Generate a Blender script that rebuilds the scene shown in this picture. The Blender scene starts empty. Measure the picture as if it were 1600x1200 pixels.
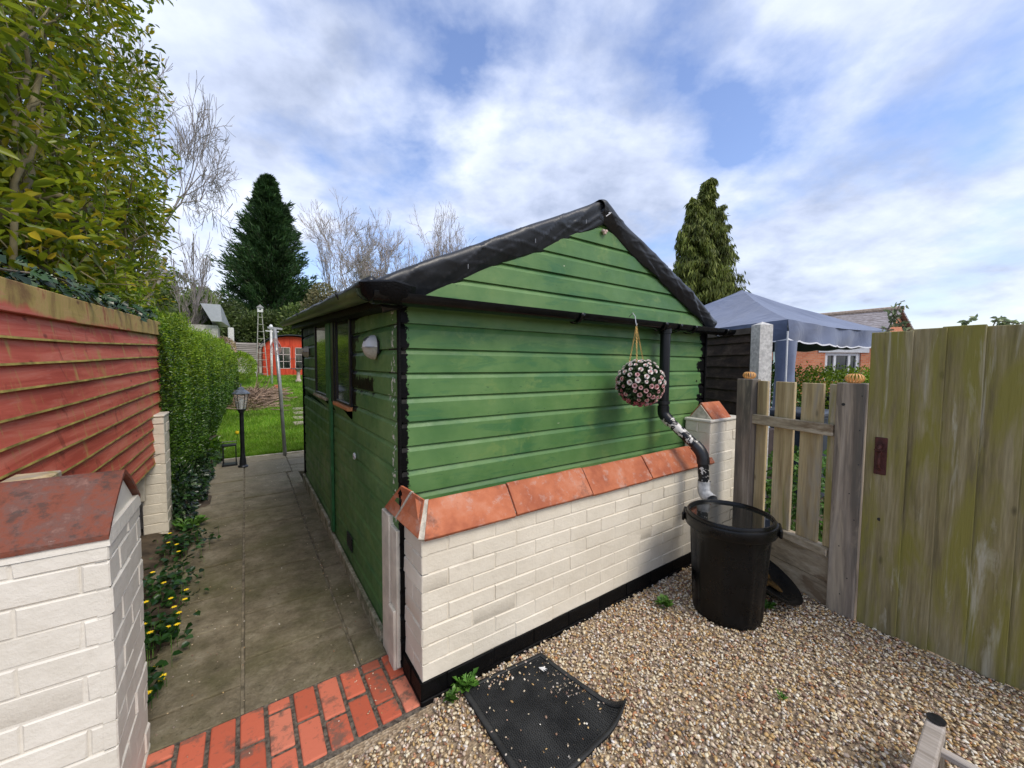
import bpy, math, random
import numpy as np
from mathutils import Vector, Matrix
rng = np.random.default_rng(7); random.seed(7)
R_ = math.radians
scene = bpy.context.scene
COL = scene.collection
# ---------------------------------------------------------------- camera, sky, sun, exposure
cam_d = bpy.data.cameras.new('camera'); cam = bpy.data.objects.new('camera', cam_d); COL.objects.link(cam)
def _ray(u, v): return Vector(((u-800)/601., -(v-600)/601., -1.))
_X = _ray(1668, 575).normalized(); _Y = _ray(383, 566); _Y = (_Y - _X*_Y.dot(_X)).normalized(); _Z = _X.cross(_Y)
cam.matrix_world = Matrix.Translation((0, 0, 1.5)) @ Matrix((_X, _Y, _Z)).to_4x4()
cam_d.lens = 36*601/1600; cam_d.sensor_width = 36; cam_d.clip_start = .05; cam_d.clip_end = 3000
scene.camera = cam
scene.view_settings.view_transform = 'Standard'; scene.view_settings.look = 'None'
scene.view_settings.exposure = 1.02; scene.view_settings.gamma = 1.0
scene.cycles.max_bounces = 6; scene.cycles.transparent_max_bounces = 8
SUN_EL, SUN_AZ = 50, 163          # azimuth clockwise from +Y
sd = bpy.data.lights.new('sun', 'SUN'); so = bpy.data.objects.new('sun', sd); COL.objects.link(so)
sd.energy = 1.3; sd.angle = R_(28); sd.color = (1, .92, .79)
_s = Vector((math.sin(R_(SUN_AZ))*math.cos(R_(SUN_EL)), math.cos(R_(SUN_AZ))*math.cos(R_(SUN_EL)), math.sin(R_(SUN_EL))))
so.rotation_euler = _s.to_track_quat('Z', 'Y').to_euler()
w = bpy.data.worlds.new('World'); scene.world = w; w.use_nodes = True
nt = w.node_tree; nt.nodes.clear()
def wn(t, **k):
    n = nt.nodes.new(t)
    for a, b in k.items(): setattr(n, a, b)
    return n
def wl(a, b): nt.links.new(a, b)
sky = wn('ShaderNodeTexSky', sky_type='NISHITA', sun_disc=False)
sky.sun_elevation = R_(SUN_EL); sky.sun_rotation = R_(SUN_AZ); sky.ozone_density = 3.0; sky.air_density = 1.2
bsky = wn('ShaderNodeBackground'); bsky.inputs[1].default_value = .108
tint = wn('ShaderNodeMix', data_type='RGBA', blend_type='MULTIPLY'); tint.inputs[0].default_value = 1; tint.inputs[7].default_value = (1.02, .95, 1.06, 1); wl(sky.outputs[0], tint.inputs[6]); wl(tint.outputs[2], bsky.inputs[0])
tc = wn('ShaderNodeTexCoord'); sp = wn('ShaderNodeSeparateXYZ'); wl(tc.outputs['Generated'], sp.inputs[0])
def wm(op, a, b=None, clamp=False):
    n = wn('ShaderNodeMath', operation=op, use_clamp=clamp)
    for i, x in enumerate((a, b)):
        if x is None: continue
        if hasattr(x, 'links'): wl(x, n.inputs[i])
        else: n.inputs[i].default_value = x
    return n.outputs[0]
zz = wm('ADD', wm('MAXIMUM', sp.outputs[2], 0.0), .30)
cb = wn('ShaderNodeCombineXYZ'); wl(wm('DIVIDE', sp.outputs[0], zz), cb.inputs[0]); wl(wm('DIVIDE', sp.outputs[1], zz), cb.inputs[1])
def wnoise(scale, det, rough, off, dist=0.0):
    mp = wn('ShaderNodeMapping'); mp.inputs['Location'].default_value = off; mp.inputs['Rotation'].default_value = (0, 0, R_(35)); mp.inputs['Scale'].default_value = (1., 1., 1.); wl(cb.outputs[0], mp.inputs[0])
    n = wn('ShaderNodeTexNoise'); n.inputs['Scale'].default_value = scale; n.inputs['Detail'].default_value = det; n.inputs['Roughness'].default_value = rough; n.inputs['Distortion'].default_value = dist
    wl(mp.outputs[0], n.inputs[0]); return n.outputs['Fac']
cov = wm('ADD', wm('MULTIPLY', wnoise(1.15, 9, .57, (5.2, 12.4, 0), .1), .86), wm('MULTIPLY', wnoise(5.2, 4, .5, (1.1, 5.7, 2), .1), .14))
cr = wn('ShaderNodeValToRGB'); wl(cov, cr.inputs[0]); cr.color_ramp.elements[0].position = .40; cr.color_ramp.elements[1].position = .52
shade = wm('ADD', wm('MULTIPLY', wnoise(2.3, 9, .58, (15.4, 6.2, 1), .15), .8), wm('MULTIPLY', wnoise(8, 4, .5, (2.3, 7.2, 3), .1), .2))
sr = wn('ShaderNodeValToRGB'); wl(shade, sr.inputs[0])
e = sr.color_ramp.elements; e[0].position = .34; e[0].color = (.26, .30, .40, 1); e[1].position = .68; e[1].color = (.585, .62, .70, 1)
m_ = e.new(.49); m_.color = (.41, .455, .57, 1)
bcl = wn('ShaderNodeBackground'); bcl.inputs[1].default_value = .97; wl(sr.outputs[0], bcl.inputs[0])
mx = wn('ShaderNodeMixShader'); wl(wm('MULTIPLY', cr.outputs[0], .93), mx.inputs[0]); wl(bsky.outputs[0], mx.inputs[1]); wl(bcl.outputs[0], mx.inputs[2])
wo = wn('ShaderNodeOutputWorld'); wl(mx.outputs[0], wo.inputs[0])

# ---------------------------------------------------------------- material helper
class M:
    def __init__(s, name):
        s.m = bpy.data.materials.new(name); s.m.use_nodes = True; s.t = s.m.node_tree; s.t.nodes.clear()
        s.o = s.n('ShaderNodeOutputMaterial'); s.b = s.n('ShaderNodeBsdfPrincipled'); s.l(s.b.outputs[0], s.o.inputs[0])
        s.b.inputs['Specular IOR Level'].default_value = .35
    def n(s, t, **k):
        n = s.t.nodes.new(t)
        for a, b in k.items(): setattr(n, a, b)
        return n
    def l(s, a, b): s.t.links.new(a, b)
    def put(s, sock, x):
        if hasattr(x, 'links'): s.l(x, sock)
        elif isinstance(x, tuple) and len(x) == 3: sock.default_value = (*x, 1)
        else: sock.default_value = x
    def pos(s, sc=(1, 1, 1), rot=(0, 0, 0)):
        g = s.n('ShaderNodeNewGeometry'); mp = s.n('ShaderNodeMapping'); mp.inputs['Scale'].default_value = sc; mp.inputs['Rotation'].default_value = rot
        s.l(g.outputs['Position'], mp.inputs[0]); return mp.outputs[0]
    def obj(s, sc=(1, 1, 1), rot=(0, 0, 0)):
        g = s.n('ShaderNodeTexCoord'); mp = s.n('ShaderNodeMapping'); mp.inputs['Scale'].default_value = sc; mp.inputs['Rotation'].default_value = rot
        s.l(g.outputs['Object'], mp.inputs[0]); return mp.outputs[0]
    def xyz(s, v=None):
        n = s.n('ShaderNodeSeparateXYZ'); s.l(v if v is not None else s.pos(), n.inputs[0]); return n.outputs
    def noise(s, scale, det=5, rough=.6, vec=None, dist=0):
        n = s.n('ShaderNodeTexNoise'); n.inputs['Scale'].default_value = scale; n.inputs['Detail'].default_value = det
        n.inputs['Roughness'].default_value = rough; n.inputs['Distortion'].default_value = dist
        s.l(vec if vec is not None else s.pos(), n.inputs[0]); return s.math('ADD', s.math('MULTIPLY', s.math('SUBTRACT', n.outputs['Fac'], .5), 1.45), .5, True)
    def voro(s, scale, vec=None, feat='F1', out='Distance'):
        n = s.n('ShaderNodeTexVoronoi', feature=feat); n.inputs['Scale'].default_value = scale
        s.l(vec if vec is not None else s.pos(), n.inputs[0]); return n.outputs[out]
    def island(s): return s.n('ShaderNodeNewGeometry').outputs['Random Per Island']
    def ramp(s, f, st, interp='LINEAR'):
        r = s.n('ShaderNodeValToRGB'); s.l(f, r.inputs[0]); r.color_ramp.interpolation = interp
        el = r.color_ramp.elements
        el[0].position = st[0][0]; el[1].position = st[-1][0]
        def c(x): return (*x, 1) if isinstance(x, tuple) else (x, x, x, 1)
        el[0].color = c(st[0][1]); el[1].color = c(st[-1][1])
        for p, x in st[1:-1]: k = el.new(p); k.color = c(x)
        return r.outputs[0]
    def math(s, op, a, b=None, clamp=False):
        n = s.n('ShaderNodeMath', operation=op, use_clamp=clamp); s.put(n.inputs[0], a)
        if b is not None: s.put(n.inputs[1], b)
        return n.outputs[0]
    def mix(s, f, a, b, bt='MIX'):
        n = s.n('ShaderNodeMix', data_type='RGBA', blend_type=bt); s.put(n.inputs[0], f); s.put(n.inputs[6], a); s.put(n.inputs[7], b); return n.outputs[2]
    def band(s, ax, c, wd, nz, amp, soft=.004):
        d = s.math('ABSOLUTE', s.math('SUBTRACT', ax, c))
        e = s.math('SUBTRACT', s.math('ADD', wd, s.math('MULTIPLY', s.math('SUBTRACT', nz, .5), amp)), d)
        return s.math('DIVIDE', e, soft, True)
    def bump(s, h, st=.4, dist=.01):
        n = s.n('ShaderNodeBump'); n.inputs['Strength'].default_value = st; n.inputs['Distance'].default_value = dist; s.l(h, n.inputs['Height'])
        s.l(n.outputs[0], s.b.inputs['Normal'])
    def base(s, c): s.put(s.b.inputs['Base Color'], c)
    def rough(s, r): s.put(s.b.inputs['Roughness'], r)
    def done(s, c=None, r=None):
        if c is not None: s.base(c)
        if r is not None: s.rough(r)
        return s.m

def simple(name, col, rough=.6, var=.25, scale=12, bump=.15, metal=0, spec=None):
    m = M(name); f = m.noise(scale, 5, .6)
    c0 = tuple(x*(1-var) for x in col); c1 = tuple(min(1, x*(1+var)) for x in col)
    m.base(m.ramp(f, [(.3, c0), (.7, c1)])); m.rough(rough); m.b.inputs['Metallic'].default_value = metal
    if spec is not None: m.b.inputs['Specular IOR Level'].default_value = spec
    if bump: m.bump(m.noise(scale*6, 3), bump, .004)
    return m.m
def leafm(name, stops, clump=(.35, .65), cs=1.5, rough=.45, trans=.3, spec=.4):
    m = M(name); c = m.ramp(m.island(), stops)
    k = m.ramp(m.noise(cs, 3), [(clump[0], .55), (clump[1], 1.15)])
    c = m.mix(1.0, c, k, 'MULTIPLY'); m.base(c); m.rough(rough); m.b.inputs['Specular IOR Level'].default_value = spec
    t = m.n('ShaderNodeBsdfTranslucent'); m.put(t.inputs[0], c); x = m.n('ShaderNodeMixShader'); x.inputs[0].default_value = trans
    m.l(m.b.outputs[0], x.inputs[1]); m.l(t.outputs[0], x.inputs[2]); m.l(x.outputs[0], m.o.inputs[0])
    return m.m
def woodm(name, axis, stops, scale=14, moss=None, streak=None, nails=False, bump=.35, rough=.8, per=0.0):
    """axis = grain direction 0,1,2"""
    m = M(name); st = [1, 1, 1]; st[axis] = .06
    v = m.pos(tuple(st)); isl = m.island()
    off = m.n('ShaderNodeVectorMath', operation='ADD'); m.l(v, off.inputs[0]); cbn = m.n('ShaderNodeCombineXYZ')
    for i in range(3): m.l(m.math('MULTIPLY', isl, 9.), cbn.inputs[i])
    m.l(cbn.outputs[0], off.inputs[1]); v = off.outputs[0]
    g = m.noise(scale, 8, .62, v, .4); fine = m.noise(scale*7, 4, .6, v)
    c = m.ramp(g, stops)
    c = m.mix(.35, c, m.ramp(fine, [(.3, .35), (.7, 1.)]), 'MULTIPLY')
    st2 = [3, 3, 3]; st2[axis] = 1.2
    kn = m.voro(3.0, m.pos(tuple(x*.9 for x in st2)))
    c = m.mix(m.ramp(kn, [(.04, .75), (.10, 0.)]), c, tuple(x*.45 for x in stops[0][1]))
    if moss: 
        st3 = [1, 1, 1]; st3[axis] = .18
        mm = m.noise(moss[1], 5, .6, m.pos(tuple(st3)), .5); c = m.mix(m.ramp(mm, [(moss[2], 0.), (moss[3], 1.)]), c, moss[0])
    if streak:
        st3 = [1, 1, 1]; st3[axis] = .1
        mm = m.noise(streak[1], 6, .65, m.pos(tuple(st3)), .8); c = m.mix(m.ramp(mm, [(streak[2], 0.), (streak[3], .8)]), c, streak[0])
    c = m.mix(per, c, m.ramp(isl, [(0, .55), (1, 1.)]), 'MULTIPLY')
    m.base(c); m.rough(rough); m.bump(m.math('ADD', g, m.math('MULTIPLY', fine, .5)), bump, .006)
    return m.m

# ---------------------------------------------------------------- mesh helpers
def mesh_obj(name, V, F, mat, parent=None, smooth=False, loc=(0, 0, 0), mats=None, fm=None):
    me = bpy.data.meshes.new(name)
    V = np.asarray(V, float)
    base = np.array(parent['_b'][:] if parent is not None and '_b' in parent else (0, 0, 0))
    if isinstance(F, np.ndarray):
        k = F.shape[1]; me.vertices.add(len(V)); me.vertices.foreach_set('co', (V-base).ravel())
        me.loops.add(F.size); me.loops.foreach_set('vertex_index', F.ravel().astype(np.int32))
        me.polygons.add(len(F)); me.polygons.foreach_set('loop_start', np.arange(0, F.size, k, dtype=np.int32))
        me.polygons.foreach_set('loop_total', np.full(len(F), k, dtype=np.int32)); me.update(calc_edges=True)
    else:
        me.from_pydata([tuple(v) for v in (V-base)], [], F)
    if smooth: me.polygons.foreach_set('use_smooth', [True]*len(me.polygons))
    for m in (mats or [mat]): me.materials.append(m)
    if fm is not None: me.polygons.foreach_set('material_index', np.asarray(fm, np.int32))
    o = bpy.data.objects.new(name, me); COL.objects.link(o)
    if parent is not None: o.parent = parent; o['_b'] = tuple(base)
    return o
def tag(o, label=None, cat=None, group=None, kind=None):
    if label: o['label'] = label
    if cat: o['category'] = cat
    if group: o['group'] = group
    if kind: o['kind'] = kind
    return o
def root(name, loc, label, cat, group=None):
    o = bpy.data.objects.new(name, None); COL.objects.link(o); o.location = loc; o.empty_display_size = .1
    o['_b'] = tuple(loc); return tag(o, label, cat, group)
def copy_tree(o, parent=None, loc=None, rz=None):
    c = o.copy(); COL.objects.link(c); c.parent = parent
    if loc is not None: c.location = loc
    if rz is not None: c.rotation_euler[2] = rz
    for ch in list(o.children): copy_tree(ch, c)
    return c
class MB:
    def __init__(s): s.v = []; s.f = []
    def add(s, V, F):
        n = len(s.v); s.v += [tuple(x) for x in V]; s.f += [tuple(i+n for i in f) for f in F]; return s
    def box(s, a, b):
        (x0, y0, z0), (x1, y1, z1) = a, b
        return s.add([(x0,y0,z0),(x1,y0,z0),(x1,y1,z0),(x0,y1,z0),(x0,y0,z1),(x1,y0,z1),(x1,y1,z1),(x0,y1,z1)],
                     [(3,2,1,0),(4,5,6,7),(0,1,5,4),(1,2,6,5),(2,3,7,6),(3,0,4,7)])
    def obox(s, c, u, v, w_, hu, hv, hw):
        c, u, v, w_ = map(np.array, (c, u, v, w_)); V = []
        for sw in (-1, 1):
            for su, sv in ((-1,-1),(1,-1),(1,1),(-1,1)): V.append(c+u*su*hu+v*sv*hv+w_*sw*hw)
        return s.add(V, [(3,2,1,0),(4,5,6,7),(0,1,5,4),(1,2,6,5),(2,3,7,6),(3,0,4,7)])
    def bar(s, p, q, w1, w2, up=(0, 0, 1)):
        p, q = np.array(p, float), np.array(q, float); d = q-p; L = np.linalg.norm(d); d /= L
        a = np.cross(d, up); a = a/np.linalg.norm(a) if np.linalg.norm(a) > 1e-6 else np.array((1., 0, 0)); b = np.cross(a, d)
        return s.obox((p+q)/2, d, a, b, L/2, w1/2, w2/2)
    def tube(s, pts, r, n=10, cap=True):
        pts = [np.array(p, float) for p in pts]; rr = r if isinstance(r, (list, tuple)) else [r]*len(pts)
        t = [(pts[min(i+1, len(pts)-1)]-pts[max(i-1, 0)]) for i in range(len(pts))]; t = [x/np.linalg.norm(x) for x in t]
        a = np.cross(t[0], (0, 0, 1.)); a = a/np.linalg.norm(a) if np.linalg.norm(a) > 1e-4 else np.array((1., 0, 0))
        V = []; F = []
        for i, p in enumerate(pts):
            a = a-t[i]*np.dot(a, t[i]); a /= np.linalg.norm(a); b = np.cross(t[i], a)
            for k in range(n): V.append(p+rr[i]*(math.cos(2*math.pi*k/n)*a+math.sin(2*math.pi*k/n)*b))
        for i in range(len(pts)-1):
            for k in range(n): F.append((i*n+k, i*n+(k+1) % n, (i+1)*n+(k+1) % n, (i+1)*n+k))
        if cap: F.append(tuple(range(n))[::-1]); F.append(tuple((len(pts)-1)*n+k for k in range(n)))
        return s.add(V, F)
    def lathe(s, prof, c=(0, 0, 0), n=32, fn=None, M_=None):
        V = []; F = []
        for i, (r, z) in enumerate(prof):
            for k in range(n):
                a = 2*math.pi*k/n; q = r if fn is None else fn(r, z, a); p = Vector((q*math.cos(a), q*math.sin(a), z))
                if M_ is not None: p = M_ @ p
                V.append((p[0]+c[0], p[1]+c[1], p[2]+c[2]))
        for i in range(len(prof)-1):
            for k in range(n): F.append((i*n+k, i*n+(k+1) % n, (i+1)*n+(k+1) % n, (i+1)*n+k))
        return s.add(V, F)
    def build(s, name, mat, parent=None, smooth=False, bevel=0, seg=1, mats=None):
        o = mesh_obj(name, s.v, s.f, mat, parent, smooth, mats=mats)
        if bevel:
            b = o.modifiers.new('bevel', 'BEVEL'); b.width = bevel; b.segments = seg; b.limit_method = 'ANGLE'; b.angle_limit = R_(40)
        return o
def auto(o, ang=40):
    me = o.data; me.polygons.foreach_set('use_smooth', [True]*len(me.polygons)); me.set_sharp_from_angle(angle=R_(ang)); return o

def unit(v): return v/np.maximum(np.linalg.norm(v, axis=-1, keepdims=True), 1e-9)
LOBED = [(0,0),(.10,.42),(.34,.36),(.34,.52),(.62,.30),(.66,.40),(1,0),(.66,-.40),(.62,-.30),(.34,-.52),(.34,-.36),(.10,-.42)]
def leaf_mesh(P, D, Nn, L, W, shape='rhomb', fold=.25):
    n = len(P); D = unit(D); S_ = unit(np.cross(D, Nn)); U = np.cross(S_, D)
    L = np.broadcast_to(L, n)[:, None]; W = np.broadcast_to(W, n)[:, None]
    if shape == 'rhomb':
        V = np.stack([P, P+D*L*.45+S_*W*.5+U*W*fold, P+D*L, P+D*L*.45-S_*W*.5+U*W*fold], 1).reshape(-1, 3)
        i = np.arange(n)[:, None]*4; F = np.concatenate([i+np.array([[0, 1, 2]]), i+np.array([[0, 2, 3]])], 0); return V, F
    if shape == 'oval':
        V = np.stack([P, P+D*L*.25+S_*W*.42+U*W*fold*.8, P+D*L*.65+S_*W*.42+U*W*fold*.7, P+D*L-U*L*.12, P+D*L*.65-S_*W*.42+U*W*fold*.7, P+D*L*.25-S_*W*.42+U*W*fold*.8], 1).reshape(-1, 3)
        i = np.arange(n)[:, None]*6; F = np.concatenate([i+np.array([[0, 1, 2, 3]]), i+np.array([[0, 3, 4, 5]])], 0); return V, F
    if shape == 'blade':
        V = np.stack([P-S_*W*.5, P+S_*W*.5, P+D*L*.55+S_*W*.35+U*L*.04, P+D*L*.55-S_*W*.35+U*L*.04, P+D*L+U*L*.25], 1).reshape(-1, 3)
        i = np.arange(n)[:, None]*5; F = np.concatenate([i+np.array([[0, 1, 2]]), i+np.array([[0, 2, 3]]), i+np.array([[3, 2, 4]])], 0); return V, F
    if shape == 'lobed':
        k = len(LOBED); V = np.stack([P+D*L*a+S_*W*b+U*W*fold*abs(b)*1.6 - U*L*.1*a*a for a, b in LOBED], 1).reshape(-1, 3)
        i = np.arange(n)[:, None]*k
        T = [(0, j, j+1) for j in range(1, 6)]+[(0, j, j+1) for j in range(6, 11)]
        F = np.concatenate([i+np.array([t]) for t in T], 0); return V, F
def rv(n): return unit(rng.normal(size=(n, 3)))
def ellip(n, c, r, shell=.5):
    d = rv(n); rad = rng.random(n)**(1/3.); rad = np.where(rng.random(n) < shell, .8+.2*rng.random(n), rad)
    return np.array(c)+d*rad[:, None]*np.array(r), d
def segs_mesh(Sg, n=4):
    """Sg: array (k,8): p0,p1,r0,r1"""
    Sg = np.array(Sg); P0, P1, r0, r1 = Sg[:, :3], Sg[:, 3:6], Sg[:, 6:7], Sg[:, 7:8]
    d = unit(P1-P0); a = unit(np.cross(d, np.array([.3, .2, .93]))); b = np.cross(d, a); V = []
    for P, r in ((P0, r0), (P1, r1)):
        for k in range(n): V.append(P+r*(math.cos(2*math.pi*k/n)*a+math.sin(2*math.pi*k/n)*b))
    V = np.stack(V, 1).reshape(-1, 3); i = np.arange(len(Sg))[:, None]*2*n
    F = np.concatenate([i+np.array([[k, (k+1) % n, n+(k+1) % n, n+k]]) for k in range(n)], 0); return V, F
def grow(p, d, L, r, depth, out, tips, spread=.5, up=.15, kids=(2, 3), shrink=.74, rs=.62, nseg=3, side=True):
    p = np.array(p, float); d = np.array(d, float)
    for i in range(nseg):
        d = d+rng.normal(size=3)*.10+np.array([0, 0, up*.3]); d /= np.linalg.norm(d)
        q = p+d*L/nseg; r2 = r*(1-(1-rs)*.33); out.append([*p, *q, r, r2]); p = q; r = r2
        if side and depth > 0 and i < nseg-1 and rng.random() < .6:
            s = d+rng.normal(size=3)*spread*1.3; s /= np.linalg.norm(s)
            grow(p, s, L*shrink*.75, r*.5, depth-1, out, tips, spread, up, kids, shrink, rs, nseg, side)
    if depth == 0: tips.append((*p, *d)); return
    for k in range(rng.integers(kids[0], kids[1]+1)):
        s = d+rng.normal(size=3)*spread; s[2] += up; s /= np.linalg.norm(s)
        grow(p, s, L*shrink*(.8+.4*rng.random()), r*.72, depth-1, out, tips, spread, up, kids, shrink, rs, nseg, side)

# ---------------------------------------------------------------- materials
m = M('green_paint')
x, y, z = m.xyz()
nz = m.noise(9, 6, .65); nf = m.noise(38, 6, .7); grain = m.noise(30, 5, .6, m.pos((.12, .12, 1)))
c = m.ramp(m.noise(2.2, 5, .6), [(.3, (.060, .155, .045)), (.55, (.098, .205, .062)), (.75, (.140, .245, .080))])
c = m.mix(m.ramp(m.noise(5, 6, .7, m.pos((.4, .4, 1.6)), .6), [(.56, 0.), (.66, .45)]), c, (.022, .12, .045))
c = m.mix(m.ramp(m.noise(7, 5, .7, m.pos((.6, .6, .8)), .3), [(.62, 0.), (.74, .5)]), c, (.17, .26, .075))
c = m.mix(m.ramp(m.noise(26, 3, .6, m.pos((.35, .35, 1))), [(.855, 0.), (.875, .9)]), c, (.55, .56, .42))
c = m.mix(m.ramp(m.noise(48, 4, .6, m.pos((.5, .5, 1.1))), [(.18, .7), (.22, 0.)]), c, (.02, .06, .025))
chip = m.math('MULTIPLY', m.band(y, 1.86, .03, nf, .03), m.ramp(m.noise(42, 3, .6), [(.60, 0.), (.63, 1.)]))
c = m.mix(m.math('MULTIPLY', chip, m.math('LESS_THAN', x, .6)), c, (.7, .68, .6))
nq = m.noise(75, 4, .7, m.pos((1, 1, .8))); blk = m.band(x, .585, .046, m.math('ADD', m.math('MULTIPLY', nf, .6), m.math('MULTIPLY', nq, .4)), .07)
blk = m.math('MULTIPLY', blk, m.math('LESS_THAN', y, 1.79))
bs = m.math('MULTIPLY', m.math('LESS_THAN', x, .60), m.band(y, 1.76, .040, nz, .04))
br = m.math('MULTIPLY', m.math('LESS_THAN', y, 1.80), m.band(x, 3.26, .115, nz, .28))
wy = m.math('MULTIPLY', m.band(y, 2.70, .075, nz, .10), m.band(z, 1.58, .42, nz, .2))
wb = m.math('MULTIPLY', m.band(y, 2.48, .27, nz, .16), m.band(z, 1.365, .045, nf, .13))
wc = m.math('MULTIPLY', m.band(y, 2.64, .09, nf, .08), m.band(z, 1.665, .030, nf, .06))
wtop = m.math('MULTIPLY', m.math('LESS_THAN', x, .60), m.math('GREATER_THAN', m.math('ADD', z, m.math('MULTIPLY', nz, .05)), 1.80))
wr_ = m.math('MULTIPLY', m.math('LESS_THAN', x, .60), m.band(y, 5.35, .05, nz, .10))
win = m.math('MULTIPLY', m.math('LESS_THAN', x, .60), m.math('MAXIMUM', m.math('MAXIMUM', wy, wb), m.math('MAXIMUM', wc, m.math('MAXIMUM', wtop, wr_))))
allb = m.math('MAXIMUM', m.math('MAXIMUM', blk, bs), m.math('MAXIMUM', br, win))
c = m.mix(allb, c, (.0022, .0022, .0026)); m.base(c); m.put(m.b.inputs['Specular IOR Level'], m.math('SUBTRACT', .42, m.math('MULTIPLY', allb, .30)))
m.rough(m.ramp(nz, [(.3, .38), (.7, .6)]))
m.bump(m.math('ADD', grain, m.math('MULTIPLY', nf, .5)), .22, .004)
GREEN = m.m

def whitebrick(name, c0, c1, stain=.35):
    m = M(name); n1 = m.noise(3.5, 6, .65); n2 = m.noise(45, 5, .65)
    c = m.ramp(n1, [(.3, c0), (.7, c1)])
    c = m.mix(m.ramp(m.noise(10, 6, .7), [(.66, 0.), (.86, stain)]), c, (.40, .34, .27))
    c = m.mix(m.ramp(m.noise(34, 3, .5), [(.90, 0.), (.93, .6)]), c, (.34, .29, .23))
    m.base(c); m.rough(.55); m.bump(m.math('ADD', m.math('MULTIPLY', n2, .22), m.noise(14, 6, .7)), .32, .012); return m.m
CREAM = whitebrick('cream_painted_brick', (.66, .60, .485), (.75, .69, .57), .28)
WHITE = whitebrick('white_painted_brick', (.64, .60, .515), (.74, .70, .62), .25)
TARBAND = simple('black_bitumen_paint', (.0022, .0022, .0025), .55, .5, 20, .6, spec=.15)
m = M('black_plastic_sheet'); m.base(m.ramp(m.noise(3, 5), [(.3, (.006, .007, .009)), (.7, (.014, .017, .021))])); m.rough(m.ramp(m.noise(8, 4), [(.3, .34), (.7, .5)]))
m.b.inputs['Specular IOR Level'].default_value = .6; m.bump(m.noise(9, 3, .5, m.pos((1, 1, 1)), .6), .2, .01); SHEET = m.m
m = M('black_gutter_plastic'); m.base(m.ramp(m.noise(12, 5), [(.35, (.0015, .0018, .0022)), (.7, (.005, .006, .007))])); m.rough(.26); m.b.inputs['Specular IOR Level'].default_value = .3; m.bump(m.noise(40, 3), .1, .002); GUT = m.m
m = M('grimy_gutter_plastic'); m.base(m.ramp(m.noise(7, 6, .7, m.pos((1, .25, 1))), [(.3, (.015, .018, .014)), (.52, (.035, .05, .02)), (.75, (.10, .12, .05))])); m.rough(.38); GUTG = m.m
m = M('peeling_black_pipe'); f = m.noise(22, 4, .6, m.pos((1, 1, 1)), .5); x, y, z = m.xyz()
lo = m.math('MULTIPLY', m.math('LESS_THAN', z, 1.12), m.ramp(f, [(.535, 0.), (.555, 1.)])); lo2 = m.math('LESS_THAN', z, .70)
c = m.mix(m.math('MAXIMUM', lo, m.math('MULTIPLY', lo2, m.ramp(f, [(.47, 0.), (.50, .9)]))), (.006, .007, .009), (.62, .60, .56)); m.base(c); m.rough(.35); PIPE = m.m
m = M('terracotta'); n1 = m.noise(4, 6, .7); c = m.ramp(m.noise(6, 6, .65), [(.3, (.36, .10, .045)), (.55, (.49, .155, .070)), (.8, (.55, .23, .135))])
c = m.mix(m.ramp(m.noise(5, 7, .75), [(.60, 0.), (.80, .8)]), c, (.12, .06, .045))
c = m.mix(m.ramp(m.noise(16, 6, .7), [(.56, 0.), (.72, .55)]), c, (.50, .34, .28))
c = m.mix(.3, c, m.ramp(m.island(), [(0, .6), (1, 1.)]), 'MULTIPLY'); m.base(c); m.rough(.75); m.bump(m.noise(60, 4, .6), .3, .004); TERRA = m.m
m = M('old_brown_tile'); c = m.ramp(m.noise(9, 7, .75), [(.25, (.085, .038, .026)), (.45, (.20, .058, .032)), (.6, (.15, .072, .055)), (.78, (.27, .14, .105))])
c = m.mix(m.ramp(m.noise(20, 6, .7), [(.56, 0.), (.7, .65)]), c, (.05, .042, .036)); m.base(c); m.rough(.8); m.bump(m.noise(50, 5, .7), .45, .006); OLDT = m.m
MORT = simple('mortar', (.52, .47, .38), .9, .25, 30, .6)
m = M('path_stone'); c = m.ramp(m.noise(5, 9, .78), [(.25, (.14, .118, .072)), (.5, (.28, .235, .15)), (.75, (.46, .40, .28))])
x, y, z = m.xyz()
c = m.mix(m.math('MULTIPLY', m.ramp(m.noise(2.1, 5, .65), [(.40, 0.), (.75, .6)]), m.ramp(y, [(2, 1.), (6, .35)])), c, (.13, .13, .04))
c = m.mix(m.ramp(m.math('DIVIDE', m.math('SUBTRACT', y, 4.2), 2.4), [(0, 0.), (1, .55)]), c, (.36, .31, .22))
c = m.mix(m.ramp(m.noise(45, 5, .7), [(.62, 0.), (.8, .45)]), c, (.36, .31, .21)); c = m.mix(m.ramp(m.noise(24, 6, .75), [(.22, .7), (.36, 0.)]), c, (.045, .038, .02))
c = m.mix(.3, c, m.ramp(m.island(), [(0, .65), (1, 1.)]), 'MULTIPLY'); m.base(c); m.rough(.88)
m.bump(m.math('ADD', m.noise(26, 9, .8), m.noise(6, 5, .6)), .9, .02); SLAB = m.m
PMORT = simple('path_mortar', (.20, .17, .115), .95, .45, 18, .8)
m = M('red_brick_paver'); c = m.ramp(m.island(), [(0, (.14, .075, .055)), (.10, (.20, .085, .055)), (.16, (.46, .10, .05)), (.6, (.58, .14, .075)), (1, (.62, .20, .12))])
c = m.mix(m.ramp(m.noise(9, 6, .7), [(.54, 0.), (.68, .8)]), c, (.13, .095, .07)); c = m.mix(m.ramp(m.noise(30, 5, .7), [(.60, 0.), (.72, .5)]), c, (.20, .09, .06))
m.base(c); m.rough(.8); m.bump(m.noise(50, 5, .7), .4, .004); PAVER = m.m
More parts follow.
